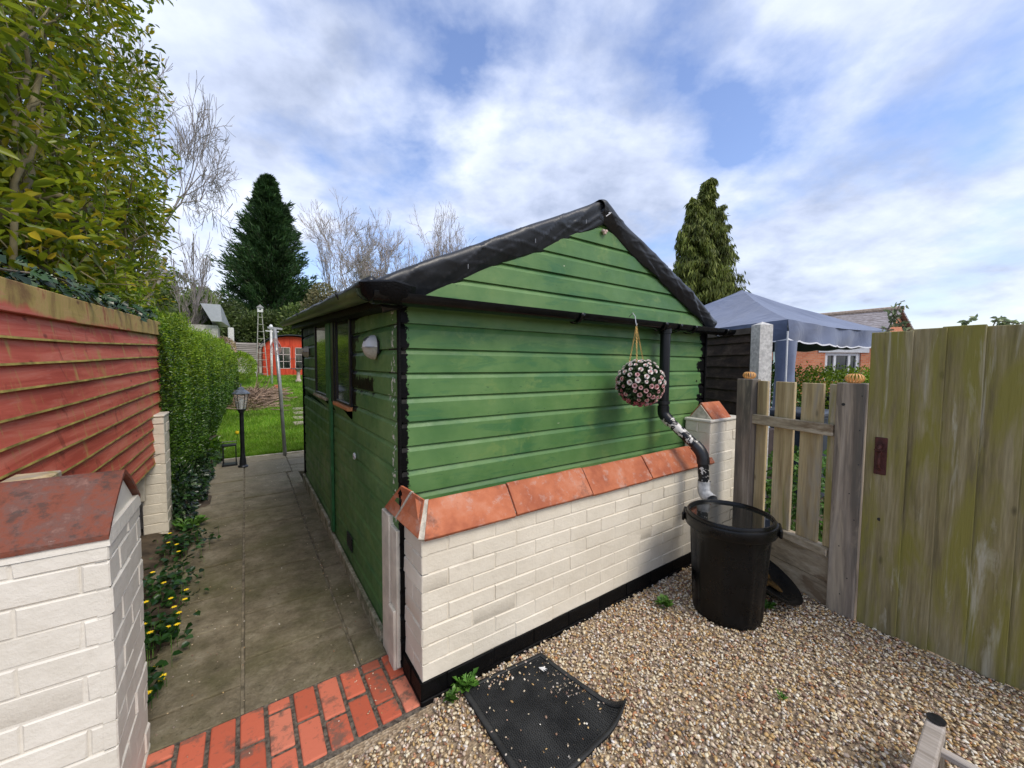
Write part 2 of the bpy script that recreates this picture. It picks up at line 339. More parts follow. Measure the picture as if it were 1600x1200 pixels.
GR = [(0, (.66, .50, .27)), (.13, (.80, .72, .53)), (.26, (.46, .28, .11)), (.38, (.62, .43, .19)), (.5, (.86, .82, .72)), (.6, (.24, .14, .09)), (.7, (.42, .32, .25)), (.8, (.72, .58, .40)), (.88, (.14, .12, .12)), (.95, (.52, .22, .08)), (1, (.80, .76, .70))]
m = M('gravel_stones'); m.base(m.mix(.35, m.ramp(m.island(), GR), m.ramp(m.noise(90, 3), [(.3, .55), (.7, 1.)]), 'MULTIPLY')); m.rough(.55); STONE = m.m
m = M('gravel_bed'); m.base(m.ramp(m.voro(85, out='Color'), [(0, (.16, .11, .07)), (.5, (.36, .27, .17)), (1, (.52, .42, .30))])); m.rough(.9); m.bump(m.voro(85), .8, .01); GBED = m.m
SOIL = simple('soil', (.075, .055, .035), .95, .5, 8, .8)
m = M('lawn_turf'); m.base(m.ramp(m.noise(3, 6, .7), [(.3, (.09, .20, .012)), (.7, (.20, .36, .025))])); m.rough(.9); m.bump(m.noise(60, 4), .8, .03); TURF = m.m
GRASS = leafm('grass_blades', [(0, (.10, .25, .012)), (.5, (.20, .40, .02)), (.85, (.30, .48, .04)), (1, (.42, .48, .12))], (.3, .7), 1.3, .5, .35)
m = M('red_fence'); st = m.pos((1, .06, 1)); g = m.noise(16, 8, .65, st, .7); x, y, z = m.xyz()
c = m.ramp(g, [(.3, (.42, .070, .040)), (.5, (.56, .118, .072)), (.7, (.64, .20, .13))])
c = m.mix(m.ramp(m.noise(2.6, 5, .65, m.pos((1, 2.6, .9)), .6), [(.60, 0.), (.78, .65)]), c, (.42, .30, .075)); c = m.mix(m.ramp(m.noise(4.5, 6, .7, m.pos((1, 3.2, .55)), .5), [(.60, 0.), (.74, .7)]), c, (.46, .34, .10)); c = m.mix(m.ramp(m.noise(3.1, 5, .7, m.pos((1, 2.0, .9)), .9), [(.66, 0.), (.76, .55)]), c, (.17, .035, .02))
sm = m.math('FRACT', m.math('DIVIDE', m.math('SUBTRACT', z, .08), .1))
c = m.mix(m.math('MULTIPLY', m.ramp(m.math('ADD', z, m.math('MULTIPLY', m.noise(5, 5), .12)), [(0, 0.), (1, 0.)]), 1.), c, (.3, .25, .06))
top = m.math('DIVIDE', m.math('SUBTRACT', m.math('ADD', z, m.math('MULTIPLY', m.noise(4, 4), .10)), 1.735), .03, True)
c = m.mix(m.math('MULTIPLY', top, .9), c, m.ramp(m.noise(6, 6, .7, m.pos((1, 1, .5)), .5), [(.3, (.20, .13, .04)), (.5, (.42, .33, .09)), (.62, (.50, .36, .12)), (.75, (.34, .12, .05))]))
kn = m.voro(4., m.pos((1, 1.3, 2.4))); c = m.mix(m.ramp(kn, [(.05, .7), (.13, 0.)]), c, (.10, .02, .012))
c = m.mix(m.ramp(m.noise(30, 6, .65, m.pos((1, .10, 1))), [(.62, 0.), (.7, .35)]), c, (.62, .22, .16))
m.base(c); m.rough(.7); m.bump(g, .3, .005); REDF = m.m
GATEW = woodm('mossy_gate_wood', 2, [(.25, (.15, .125, .06)), (.5, (.30, .25, .125)), (.7, (.40, .345, .20)), (.85, (.48, .44, .33))], 19, ((.25, .225, .055), 9, .40, .62), ((.50, .47, .36), 12, .60, .76), per=.2, bump=.6)
GREYW = woodm('grey_weathered_wood', 2, [(.25, (.12, .10, .08)), (.5, (.27, .22, .17)), (.75, (.44, .37, .29))], 15, ((.13, .115, .095), 6, .50, .66), ((.46, .38, .27), 9, .56, .72), per=.1)
PICKW = woodm('picket_wood', 2, [(.25, (.27, .19, .09)), (.5, (.52, .40, .21)), (.75, (.66, .54, .33))], 14, ((.38, .33, .25), 5, .52, .68), ((.28, .25, .07), 7, .60, .70), per=.2)
RAILW = woodm('rail_wood', 0, [(.25, (.26, .21, .14)), (.5, (.46, .38, .26)), (.75, (.58, .50, .38))], 15, per=.2)
RAILW.node_tree.nodes  # grain for the panel direction is close to Y
RAILY = woodm('rail_wood_long', 1, [(.25, (.24, .19, .125)), (.5, (.44, .36, .245)), (.75, (.56, .48, .36))], 16, ((.22, .16, .10), 6, .58, .68), per=.2)
DARKW = woodm('dark_fence_wood', 1, [(.25, (.020, .012, .008)), (.5, (.050, .030, .020)), (.75, (.11, .075, .055))], 14, per=.3)
OLDW = woodm('old_grey_timber', 1, [(.25, (.20, .165, .13)), (.5, (.38, .33, .28)), (.75, (.52, .47, .42))], 16)
CONC = simple('concrete', (.60, .59, .56), .85, .22, 40, .9)
BLACKM = simple('black_metal', (.012, .013, .016), .35, .4, 20, .1, spec=.5)
m = M('bin_plastic'); m.base(m.ramp(m.noise(5, 5), [(.3, (.002, .0022, .0024)), (.7, (.006, .0065, .007))])); m.rough(m.ramp(m.noise(9, 6, .7), [(.3, .22), (.7, .38)])); m.b.inputs['Specular IOR Level'].default_value = .28; m.bump(m.noise(70, 3), .12, .002); BINP = m.m
m = M('bin_water'); m.base((.010, .011, .010)); m.rough(.02); m.b.inputs['Specular IOR Level'].default_value = .9; m.bump(m.noise(5, 2), .02, .01); WATER = m.m
m = M('rubber_mat'); m.base(m.ramp(m.noise(6, 6), [(.35, (.016, .017, .017)), (.7, (.045, .046, .044))])); m.rough(.7); m.bump(m.noise(60, 3), .3, .003); RUB = m.m
GLASS = M('window_glass'); GLASS.base(GLASS.ramp(GLASS.noise(6, 5, .7, GLASS.pos((1, 1, .3))), [(.4, (.01, .013, .012)), (.75, (.06, .075, .05))])); GLASS.rough(.06); GLASS.b.inputs['Specular IOR Level'].default_value = .8; GLASS = GLASS.m
m = M('clear_glass'); m.base((.9, .95, .95)); m.rough(.05); m.b.inputs['Alpha'].default_value = .22; CLEAR = m.m
WHITEP = simple('white_plastic', (.72, .72, .72), .35, .08, 10, 0)
CREAMW = simple('cream_painted_wood', (.62, .57, .47), .6, .15, 9, .3)
SILL = simple('orange_wood_sill', (.52, .22, .09), .6, .25, 10, .2)
PLINTH = M('pale_plinth_board'); PLINTH.base(PLINTH.ramp(PLINTH.noise(7, 7, .75), [(.35, (.14, .14, .08)), (.55, (.42, .38, .28)), (.75, (.62, .58, .48))])); PLINTH.rough(.8); PLINTH = PLINTH.m
GTRIM = simple('green_trim_paint', (.035, .15, .05), .45, .25, 9, .2)
RUSTP = simple('rusty_brown_paint', (.075, .022, .018), .6, .4, 25, .8)
ORNG = simple('orange_slatted_ceramic', (.78, .42, .14), .5, .12, 20, .1)
GOLD = simple('gilt_chain', (.55, .36, .12), .4, .3, 30, 0, metal=.6)
BARK = simple('grey_brown_bark', (.17, .14, .105), .9, .35, 6, .6)
BARKG = simple('green_brown_bark', (.17, .145, .075), .9, .4, 5, .6)
TWIGP = simple('pale_twig_bark', (.38, .33, .30), .9, .25, 4, .2)
TWIGD = simple('grey_twig_bark', (.27, .24, .22), .9, .25, 4, .2)

# ---------------------------------------------------------------- ground
def gz(y): return np.clip((np.asarray(y, float)-7.25)*.0475, 0, .85)
def sheet(name, x0, x1, y0, y1, nx, ny, zf, mat, kind='structure', rough=0.0):
    X, Y = np.meshgrid(np.linspace(x0, x1, nx), np.linspace(y0, y1, ny), indexing='ij')
    Z = zf(X, Y)+(rng.random(X.shape)-.5)*rough; V = np.stack([X, Y, Z], -1).reshape(-1, 3)
    i = np.arange(nx-1)[:, None]*ny+np.arange(ny-1)[None]; i = i.ravel()
    F = np.stack([i, i+ny, i+ny+1, i+1], 1); return tag(mesh_obj(name, V, F, mat, smooth=True), kind=kind)
sheet('ground', -400, 400, -400, 400, 3, 3, lambda X, Y: X*0-.10, SOIL)
sheet('lawn', -1.2, 14, 7.33, 40, 50, 60, lambda X, Y: gz(Y)+.012*np.sin(X*3+Y*2)+.0, TURF)
sheet('field', -60, -1.2, 7.0, 40, 4, 60, lambda X, Y: gz(Y)-.01, TURF)
sheet('meadow', -150, 150, 40, 160, 4, 4, lambda X, Y: X*0+.83, TURF)
sheet('side_garden_soil', 3.05, 40, -12, 40, 60, 60, lambda X, Y: np.maximum(gz(Y)-.02, -.02)+X*0, SOIL, rough=.04)
sheet('border_soil', -3.5, -.34, 1.9, 9.2, 30, 50, lambda X, Y: .004+.012*np.sin(Y*5)+np.where(X < -.6, .03, 0)-np.where(X > -.42, .02, 0)+gz(Y), SOIL, rough=.01)
sheet('gravel_bed', -4.0, 3.05, -4, 1.66, 4, 4, lambda X, Y: X*0-.006, GBED)
# gravel stones (individual pebbles, one uncountable mass)
ico_v = []; ph = (1+5**.5)/2
for a, b in ((1, ph), (-1, ph), (1, -ph), (-1, -ph)): ico_v += [(a, b, 0), (0, a, b), (b, 0, a)]
ico_v = np.array(ico_v, float); ico_v /= np.linalg.norm(ico_v[0])
import itertools
_el = min(np.linalg.norm(ico_v[0]-v) for v in ico_v[1:])+.01
ico_f = []
for a, b, c in itertools.combinations(range(12), 3):
    if all(np.linalg.norm(ico_v[p]-ico_v[q]) < _el for p, q in ((a, b), (b, c), (a, c))):
        nn = np.cross(ico_v[b]-ico_v[a], ico_v[c]-ico_v[a]); ico_f.append((a, b, c) if np.dot(nn, ico_v[a]) > 0 else (a, c, b))
ico_f = np.array(ico_f)
def pebbles(P, size, flat=.6):
    n = len(P); s = np.stack([size*(1.0+.45*rng.random(n)), size*(.7+.35*rng.random(n)), size*(flat*.7+.5*flat*rng.random(n))], 1)
    A = unit(np.stack([rng.normal(size=n), rng.normal(size=n), rng.normal(size=n)*.35], 1)); B = unit(np.cross(A, rng.normal(size=(n, 3))*.4+np.array([0, 0, 1.]))); Cc = np.cross(A, B)
    jit = 1+rng.normal(size=(n, 12, 1))*.13
    L = ico_v[None]*jit*s[:, None]
    V = P[:, None]+L[..., :1]*A[:, None]+L[..., 1:2]*B[:, None]+L[..., 2:3]*Cc[:, None]
    F = (np.arange(n)[:, None, None]*12+ico_f[None]).reshape(-1, 3); return V.reshape(-1, 3), F
N = 62000
P = np.stack([rng.uniform(.0, 3.12, N), rng.uniform(-1.2, 1.64, N), rng.uniform(-.004, .010, N)], 1)
left_lim = np.where(P[:, 1] > 1.48, .64, 0.0)
keep = (P[:, 0] > left_lim) & ~((P[:, 1] > 1.545) & (P[:, 0] < 3.05)) & ((P[:, 0]*.822+P[:, 1]*-.57 > -.6))
keep &= (P[:, 0]*.57+P[:, 1]*.82 > .5) & (P[:, 0]**2*0+P[:, 1] > -1.0+0*P[:, 0]) & ~((P[:, 0] > 2.92) & (P[:, 1] < .78))
P = P[keep]; V, F = pebbles(P, rng.choice([.0045, .006, .0075, .0095], len(P), p=[.25, .35, .28, .12]))
g = tag(mesh_obj('gravel', V, F, STONE, smooth=False), 'tan and cream pea gravel covering the yard', None, kind='stuff')

# path slabs
SLB = MB()
def slabs(x0, x1, ys, jit=.0):
    for a, b in zip(ys[:-1], ys[1:]):
        dz = rng.normal()*.0025; t = rng.normal()*.003; g_ = .004
        SLB.add([(x0+g_,a+g_,-.06),(x1-g_,a+g_,-.06),(x1-g_,b-g_,-.06),(x0+g_,b-g_,-.06),
                 (x0+g_+.004,a+g_+.004,dz),(x1-g_-.004,a+g_+.004,dz+t),(x1-g_-.004,b-g_-.004,dz+t),(x0+g_+.004,b-g_-.004,dz)],
                [(4,5,6,7),(0,1,5,4),(1,2,6,5),(2,3,7,6),(3,0,4,7)])
slabs(-.62, -.045, [1.93, 2.12, 2.66, 3.05, 3.52, 3.98, 4.55, 5.02, 5.45])
slabs(-.045, .43, [1.93, 2.30, 2.72, 3.25, 3.66, 4.20, 4.62, 5.10, 5.60, 6.05])
slabs(.43, .575, [1.93, 2.18, 2.62, 3.05, 3.50, 3.95, 4.4, 4.9, 5.4, 6.0])
slabs(-.52, -.045, [5.45, 5.92, 6.35]); slabs(-.42, -.045, [6.35, 6.8, 7.28]); slabs(-.045, .5, [6.05, 6.5, 6.95, 7.27]); slabs(.5, 1.1, [6.0, 6.45, 6.9, 7.24])
pth = SLB.build('path', SLAB, bevel=.003); tag(pth, kind='structure')
b = MB().box((-.62, 1.93, -.08), (.58, 6.0, -.013)).box((-.42, 6.0, -.08), (1.1, 7.29, -.013)); tag(b.build('path_mortar_bed', PMORT), kind='structure')
# kerb edge of path towards lawn
b = MB().box((-.45, 7.285, -.06), (1.15, 7.34, .012)); tag(b.build('path_edging', simple('pale_stone_edge', (.40, .36, .28), .85, .3, 12, .5), bevel=.006), kind='structure')
# brick paving of threshold
PV = MB(); xb = -.352; k = 0
while xb < .60:
    wd = .0975; ys = [1.545, 1.755, 1.935] if k % 2 else [1.545, 1.655, 1.865, 1.935]
    if k % 4 == 2: ys = [1.545, 1.70, 1.935]
    for a, c_ in zip(ys[:-1], ys[1:]):
        dz = rng.normal()*.0022
        g_ = .0078
        PV.box((xb+g_, a+g_, -.05), (xb+wd-g_, c_-g_, .004+dz))
    xb += wd; k += 1
pv = PV.build('brick_paving', PAVER, bevel=.006, seg=2); tag(pv, kind='structure')
b = MB().box((-.36, 1.53, -.07), (.618, 1.94, -.004)); tag(b.build('paving_mortar_bed', simple('dark_joint_grit', (.13, .11, .085), .95, .6, 60, .8)), kind='structure')

# grit on the path
n = 420; P = np.stack([rng.uniform(-.55, .57, n), 1.6+rng.random(n)**1.4*5, np.full(n, .004)], 1)
P[:150, 0] = .43+rng.normal(size=150)*.022; P[150:240, 0] = -.30+rng.normal(size=90)*.12; P[150:240, 1] = rng.uniform(2.0, 3.2, 90)
V, F = pebbles(P, rng.uniform(.0018, .0045, n)); tag(mesh_obj('path_grit', V, F, STONE), 'small pale stones and petals strewn over the path slabs', kind='stuff')

# ---------------------------------------------------------------- brick masonry
def bricks(mb, o, u, nrm, L, z0, z1, ch=.081, bl=.25, depth=.03, stretch=0, j=.0045, start=0):
    """painted brick face: o origin (x,y), u along dir, nrm outward"""
    u = np.array([*u, 0.]); nn = np.array([*nrm, 0.]); o = np.array([*o, 0.]); zc = z0; r = start
    while zc < z1-.02:
        zt = min(zc+ch, z1); xs = -(bl/2 if r % 2 else 0); 
        while xs < L-1e-4:
            a = max(0, xs)+ (j/2 if xs > 0 else 0); b_ = min(L, xs+bl) - (j/2 if xs+bl < L else 0); xs += bl
            if b_-a < .012: continue
            d = rng.normal()*.0016; bv = .004; za, zb = zc+j/2, zt-j/2; t = [rng.normal()*.0007 for _ in range(4)]; w4 = rng.normal(size=8)*.0016*(b_-a > .05)
            q = lambda s, z_, dd: o+u*s+nn*dd+np.array([0, 0, z_])
            V = [q(a, za, -depth), q(b_, za, -depth), q(b_, zb, -depth), q(a, zb, -depth),
                 q(a, za, -bv+d), q(b_, za, -bv+d), q(b_, zb, -bv+d), q(a, zb, -bv+d),
                 q(a+bv+w4[0], za+bv+w4[1], d+t[0]), q(b_-bv+w4[2], za+bv+w4[3], d+t[1]), q(b_-bv+w4[4], zb-bv+w4[5], d+t[2]), q(a+bv+w4[6], zb-bv+w4[7], d+t[3])]
            fl = [(0,1,5,4),(1,2,6,5),(2,3,7,6),(3,0,4,7),(4,5,9,8),(5,6,10,9),(6,7,11,10),(7,4,8,11),(8,9,10,11)]
            if np.dot(np.cross(u, np.array([0, 0, 1.])), nn) < 0: fl = [f[::-1] for f in fl]
            mb.add(V, fl)
        zc = zt; r += 1
# front low wall (x .61..3.12, face y=1.545), end face x=.605
wl_root = root('garden_wall', (1.9, 1.6, 0), 'low cream painted brick wall with terracotta coping in front of the green shed', 'wall')
b = MB(); bricks(b, (.607, 1.55), (1, 0), (0, -1), 2.325, .095, .76)
bricks(b, (.607, 1.55), (0, 1), (-1, 0), .225, .095, .74, bl=.225, start=1)
b.box((.6105, 1.5535, .095), (2.932, 1.765, .74))
auto(b.build('brickwork', CREAM, wl_root), 30)
b = MB(); bricks(b, (.597, 1.541), (1, 0), (0, -1), 2.55, -.06, .102, depth=.01); bricks(b, (.597, 1.541), (0, 1), (-1, 0), .235, -.06, .102, depth=.01)
b.box((.603, 1.547, -.06), (3.12, 1.766, .094)); auto(b.build('plinth', TARBAND, wl_root), 30)
# coping: angled ridge tiles, apex y 1.615 z .887
def coping_tile(x0, x1, dz=0, back=True):
    b = MB(); t = .014; prof_ = [(1.519, .754), (1.545, .792), (1.572, .829), (1.597, .864), (1.612, .883), (1.622, .887), (1.633, .879), (1.66, .842), (1.70, .79), (1.722, .757)]
    nx = 6; k = len(prof_); V = []
    for lay in (0, 1):
        for i in range(nx+1):
            for (yy, zz_) in prof_: V.append((x0+(x1-x0)*i/nx, yy+(.0 if lay == 0 else .010*(1 if yy < 1.62 else -1)), zz_+dz-(0 if lay == 0 else .014)+rng.normal()*.0007))
    mm_ = (nx+1)*k; F = []
    for i in range(nx):
        for c_ in range(k-1): F.append((i*k+c_, (i+1)*k+c_, (i+1)*k+c_+1, i*k+c_+1)); F.append((mm_+i*k+c_, mm_+i*k+c_+1, mm_+(i+1)*k+c_+1, mm_+(i+1)*k+c_))
        F.append((i*k, mm_+i*k, mm_+(i+1)*k, (i+1)*k)); F.append((i*k+k-1, (i+1)*k+k-1, mm_+(i+1)*k+k-1, mm_+i*k+k-1))
    for i in (0, nx):
        for c_ in range(k-1): F.append((i*k+c_, i*k+c_+1, mm_+i*k+c_+1, mm_+i*k+c_) if i == 0 else (i*k+c_, mm_+i*k+c_, mm_+i*k+c_+1, i*k+c_+1))
    o = auto(b.add(V, F).build('coping_tile', TERRA, wl_root, bevel=.002), 60); return o
xs = [.60, 1.09, 1.63, 2.19, 2.75, 2.975]
for i in range(5):
    o = coping_tile(xs[i]+.004, xs[i+1]-.004, (i % 2)*.004-.002)
    if i == 0:                                  # mitre the first tile to the hip
        for v in o.data.vertices:
            wx, wy, wz_ = v.co.x+1.9, v.co.y+1.6, v.co.z; mx_ = .606+.062*min(1, max(0, (wy-1.519)/.10))
            if wx < mx_: v.co.x = mx_-1.9
def slab_poly(name, pts, t, mat, parent, bevel=.003):
    P = [np.array(p, float) for p in pts]; nn = np.cross(P[1]-P[0], P[2]-P[0]); nn /= np.linalg.norm(nn); k = len(P)
    b = MB().add(P+[p-nn*t for p in P], [tuple(range(k)), tuple(range(2*k-1, k-1, -1))]+[(i, i+k, (i+1) % k+k, (i+1) % k) for i in range(k)])
    return b.build(name, mat, parent, bevel=bevel)
slab_poly('coping_tile', [(.5765, 1.800, .757), (.5855, 1.535, .755), (.650, 1.622, .886), (.616, 1.688, .910)], .013, TERRA, wl_root)
slab_poly('coping_tile', [(.574, 1.985, .755), (.5760, 1.812, .757), (.613, 1.697, .913), (.584, 1.752, .930)], .013, TERRA, wl_root)
slab_poly('mortar_joint', [(.586, 1.534, .7545), (.606, 1.519, .7545), (.668, 1.621, .888), (.651, 1.622, .887)], .014, MORT, wl_root, 0)
slab_poly('mortar_joint', [(.5745, 1.815, .7565), (.5745, 1.800, .7565), (.6145, 1.687, .9105), (.6125, 1.697, .9125)], .012, MORT, wl_root, 0)
b = MB().box((.600, 1.535, .74), (2.93, 1.715, .765)).add([(.62,1.54,.765),(2.93,1.54,.765),(2.93,1.70,.765),(.62,1.70,.765),(.66,1.615,.865),(2.93,1.615,.865)], [(0,1,5,4),(1,2,5),(2,3,4,5),(3,0,4)]); b.build('coping_bedding', MORT, wl_root)
# pillar at the right end
pr = root('brick_pillar', (3.27, 1.75, 0), 'cream painted brick pillar with a small orange gabled cap beside the picket fence', 'pillar', None)
b = MB(); bricks(b, (2.935, 1.545), (1, 0), (0, -1), .47, .0, 1.065, bl=.235); bricks(b, (2.935, 1.545), (0, 1), (-1, 0), .205, .0, 1.065, bl=.205, start=1); b.box((2.9385, 1.5485, 0), (3.40, 1.752, 1.06)).box((3.26, 1.752, 0), (3.40, 1.93, 1.06)); auto(b.build('brickwork', CREAM, pr), 30)
b = MB().box((2.925, 1.535, 1.058), (3.415, 1.758, 1.080)); b.build('mortar_bed', WHITE, pr, bevel=.007, seg=2)
slab_poly('cap_tile', [(2.985, 1.548, 1.080), (3.26, 1.548, 1.080), (3.26, 1.650, 1.205), (2.985, 1.650, 1.205)], .014, TERRA, pr)
slab_poly('cap_tile', [(3.26, 1.752, 1.080), (2.985, 1.752, 1.080), (2.985, 1.656, 1.205), (3.26, 1.656, 1.205)], .014, TERRA, pr)
b = MB().add([(2.975,1.560,1.075),(2.975,1.742,1.075),(2.975,1.653,1.186),(3.25,1.560,1.075),(3.25,1.742,1.075),(3.25,1.653,1.186)], [(0,2,1),(3,4,5),(0,3,5,2),(1,2,5,4)]); b.build('cap_infill', MORT, pr)
# white timber post at the wall end (two strips)
wp = root('gate_post', (.60, 1.92, 0), 'cream painted timber gate post with a dark slot between wall end and shed side', 'post')
MB().box((.567, 1.885, .0), (.600, 2.005, .745)).build('post_board', CREAMW, wp, bevel=.004)
MB().box((.572, 1.782, .02), (.598, 1.806, .70)).build('post_strip', CREAMW, wp, bevel=.003)
MB().box((.560, 1.800, .0), (.603, 1.884, .30)).box((.574, 1.806, .3), (.603, 1.885, .70)).build('post_core', CREAMW, wp, bevel=.004)

# left white wall
lw = root('brick_wall', (-1.3, 1.77, 0), 'thick white painted brick wall stub with an old brown ridge tile at the left of the brick threshold', 'wall')
b = MB(); bricks(b, (-3.4, 1.572), (1, 0), (0, -1), 3.06, -.06, .965, ch=.0815, start=1)
bricks(b, (-.34, 1.572), (0, 1), (1, 0), .40, -.06, .965, ch=.0815, bl=.225, start=0); b.box((-3.4, 1.576, -.06), (-.344, 1.965, .96)); auto(b.build('brickwork', WHITE, lw), 30)
b = MB().add([(-3.4,1.568,.962),(-.336,1.568,.962),(-.336,1.976,.962),(-3.4,1.976,.962),(-3.4,1.574,1.003),(-.340,1.574,1.003),(-.340,1.970,1.003),(-3.4,1.970,1.003)], [(0,1,5,4),(1,2,6,5),(2,3,7,6),(3,0,4,7),(4,5,6,7)])
b.add([(-3.3,1.61,1.0),(-.352,1.61,1.0),(-.352,1.945,1.0),(-3.3,1.945,1.0),(-3.3,1.778,1.128),(-.352,1.778,1.128)], [(0,1,5,4),(2,3,4,5),(1,2,5),(0,4,3)]); b.build('mortar_bed', WHITE, lw)
for i, (x0, x1) in enumerate(((-.80, -.338), (-1.27, -.81), (-1.74, -1.28))):
    b = MB(); pr_ = [(1.566, .997), (1.63, 1.050), (1.70, 1.098), (1.755, 1.130), (1.778, 1.140), (1.801, 1.130), (1.856, 1.098), (1.92, 1.050), (1.980, .997)]
    nx = 8; V = []; F = []; k = len(pr_)
    for s in (0, 1):
        for a in range(nx+1):
            for (yy, zz_) in pr_: V.append((x0+(x1-x0)*a/nx, yy, zz_+(.0 if s == 0 else -.014)+rng.normal()*.0007))
    mm_ = (nx+1)*k
    for a in range(nx):
        for c_ in range(k-1): F.append((a*k+c_, (a+1)*k+c_, (a+1)*k+c_+1, a*k+c_+1)); F.append((mm_+a*k+c_, mm_+a*k+c_+1, mm_+(a+1)*k+c_+1, mm_+(a+1)*k+c_))
        F.append((a*k, mm_+a*k, mm_+(a+1)*k, (a+1)*k)); F.append((a*k+k-1, (a+1)*k+k-1, mm_+(a+1)*k+k-1, mm_+a*k+k-1))
    for a in (0, nx):
        for c_ in range(k-1): F.append((a*k+c_, a*k+c_+1, mm_+a*k+c_+1, mm_+a*k+c_) if a == 0 else (a*k+c_, mm_+a*k+c_, mm_+a*k+c_+1, a*k+c_+1))
    auto(b.add(V, F).build('ridge_tile', OLDT, lw), 50)
# mid pillar + low wall beneath red fence
mp_ = root('brick_pillar', (-.62, 4.45, 0), 'narrow cream painted brick pillar at the far end of the red fence, ivy at its foot', 'pillar')
b = MB(); bricks(b, (-.735, 4.36), (1, 0), (0, -1), .155, -.05, 1.03, bl=.31, ch=.085); bricks(b, (-.58, 4.36), (0, 1), (1, 0), .26, -.05, 1.03, bl=.26, ch=.085); b.box((-.73, 4.366, -.05), (-.586, 4.62, 1.03)); auto(b.build('brickwork', CREAM, mp_), 30)
MB().box((-.745, 4.350, 1.03), (-.574, 4.63, 1.05)).build('cap', CREAMW, mp_, bevel=.006)
lwall = root('low_wall', (-.86, 3.2, 0), 'low white painted brick wall running underneath the red fence boards', 'wall')
b = MB(); bricks(b, (-.80, 1.98), (0, 1), (1, 0), 2.35, -.05, .93, ch=.085, bl=.24); b.box((-.95, 1.98, -.05), (-.807, 4.33, .93)); auto(b.build('brickwork', CREAM, lwall), 30)
cv = root('cable_cover', (-.77, 4.32, 0), 'cream plastic cable cover strip hanging on the wall beside the narrow pillar', 'cable cover')
MB().box((-.785, 4.295, .34), (-.705, 4.345, 1.0)).build('cover', CREAMW, cv, bevel=.012, seg=2)
MB().tube([(-.70, 4.28, .80), (-.68, 4.27, .74), (-.665, 4.25, .70), (-.63, 4.26, .72), (-.60, 4.28, .73)], .004, 5).build('trailing_stem', BARK, cv)

# ---------------------------------------------------------------- shed
shed = root('garden_shed', (1.9, 3.6, 0), 'green shiplap timber shed with black sheet roof edge and tar painted corners', 'shed')
PIT = .1165; Z0 = .99-PIT*9
SX0, SX1, SY0, SY1 = .59, 3.23, 1.77, 5.38
def profile(zlo, zhi):
    pts = []; k = math.floor((zlo-Z0)/PIT)
    while Z0+k*PIT < zhi:
        a = Z0+k*PIT
        for dz, d in ((.0, -.015), (.0006, .001), (PIT-.029, .001), (PIT-.0255, -.0008), (PIT-.005, -.0125), (PIT-.0005, -.015)):
            zz_ = a+dz
            if zlo <= zz_ <= zhi: pts.append((zz_, d))
        k += 1
    return pts
def cladding(name, o, u, nrm, ext, zlo, zhi, parent, mat=GREEN):
    u = np.array([*u, 0.]); nn = np.array([*nrm, 0.]); o = np.array([*o, 0.]); b = MB(); pr = profile(zlo, zhi)
    for (za, da), (zb, db) in zip(pr[:-1], pr[1:]):
        A, B = ext(za), ext(zb)
        for (a0, a1), (b0, b1) in zip(A, B):
            nseg = max(1, int((a1-a0)/.3))
            for i in range(nseg):
                f0, f1 = i/nseg, (i+1)/nseg
                wob = lambda s, z_: .0015*math.sin(s*5+math.floor((z_-Z0+.001)/PIT)*2.1)
                P = []
                for (lo, hi, zz_, d, f) in ((a0, a1, za, da, f0), (a0, a1, za, da, f1), (b0, b1, zb, db, f1), (b0, b1, zb, db, f0)):
                    s = lo+(hi-lo)*f; P.append(o+u*s+nn*(d+wob(s, (za+zb)/2))+np.array([0, 0, zz_]))
                ff = (0, 1, 2, 3) if np.dot(np.cross(u, np.array([0, 0, 1.])), nn) > 0 else (3, 2, 1, 0)
                b.add(P, [ff])
    return b.build(name, mat, parent)
APX, APZ = 1.875, 2.450
def roofz(x):
    return np.where(x < APX, 1.790+(APZ-1.790)*(x-.50)/(APX-.50), APZ-(APZ-1.815)*(x-APX)/(3.25-APX))
cladding('front_wall', (0, SY0), (1, 0), (0, -1), lambda z_: [(SX0-.004, SX1)], -.02, 1.80, shed)
def gx(z_):
    a = .50+(z_-1.80)/(APZ-1.80)*(APX-.50); c_ = APX+(APZ-z_)/(APZ-1.815)*(3.25-APX); return [(max(a, SX0-.02), min(c_, SX1+.02))]
cladding('gable_wall', (0, SY0-.030), (1, 0), (0, -1), gx, 1.80, 2.445, shed)
def side_ext(z_):
    if 1.1925 < z_ < 1.95: return [(SY0, 2.74), (3.29, 3.63), (4.35, SY1)]
    return [(SY0, 2.74), (2.74, 3.29), (3.29, 3.63), (3.63, 4.35), (4.35, SY1)]
cladding('side_wall', (SX0, 0), (0, 1), (-1, 0), side_ext, -.02, 1.99, shed)
cladding('rear_side_wall', (SX1, 0), (0, 1), (1, 0), lambda z_: [(SY0, SY1)], -.02, 1.99, shed)
cladding('back_wall', (0, SY1), (1, 0), (0, 1), lambda z_: [(SX0, SX1)], -.02, 1.99, shed)
b = MB().box((SX0+.012, SY0+.012, -.02), (SX0+.04, SY0+.2, 1.8)).box((SX0+.6, SY0+.05, -.02), (SX1-.05, SY1-.05, 1.78))
b.build('inner_lining', simple('dark_interior', (.03, .028, .025), .9), shed)
# corner boards
MB().box((SX0-.010, SY0-.012, .935), (SX0+.006, SY0+.010, 1.80)).build('corner_board', TARBAND, shed, bevel=.004)
MB().box((SX1-.006, SY0-.013, .0), (SX1+.014, SY0+.03, 1.80)).build('corner_board', TARBAND, shed, bevel=.004)
MB().box((SX0-.012, SY1-.02, .12), (SX0+.014, SY1+.012, 1.96)).build('corner_board', TARBAND, shed, bevel=.004)
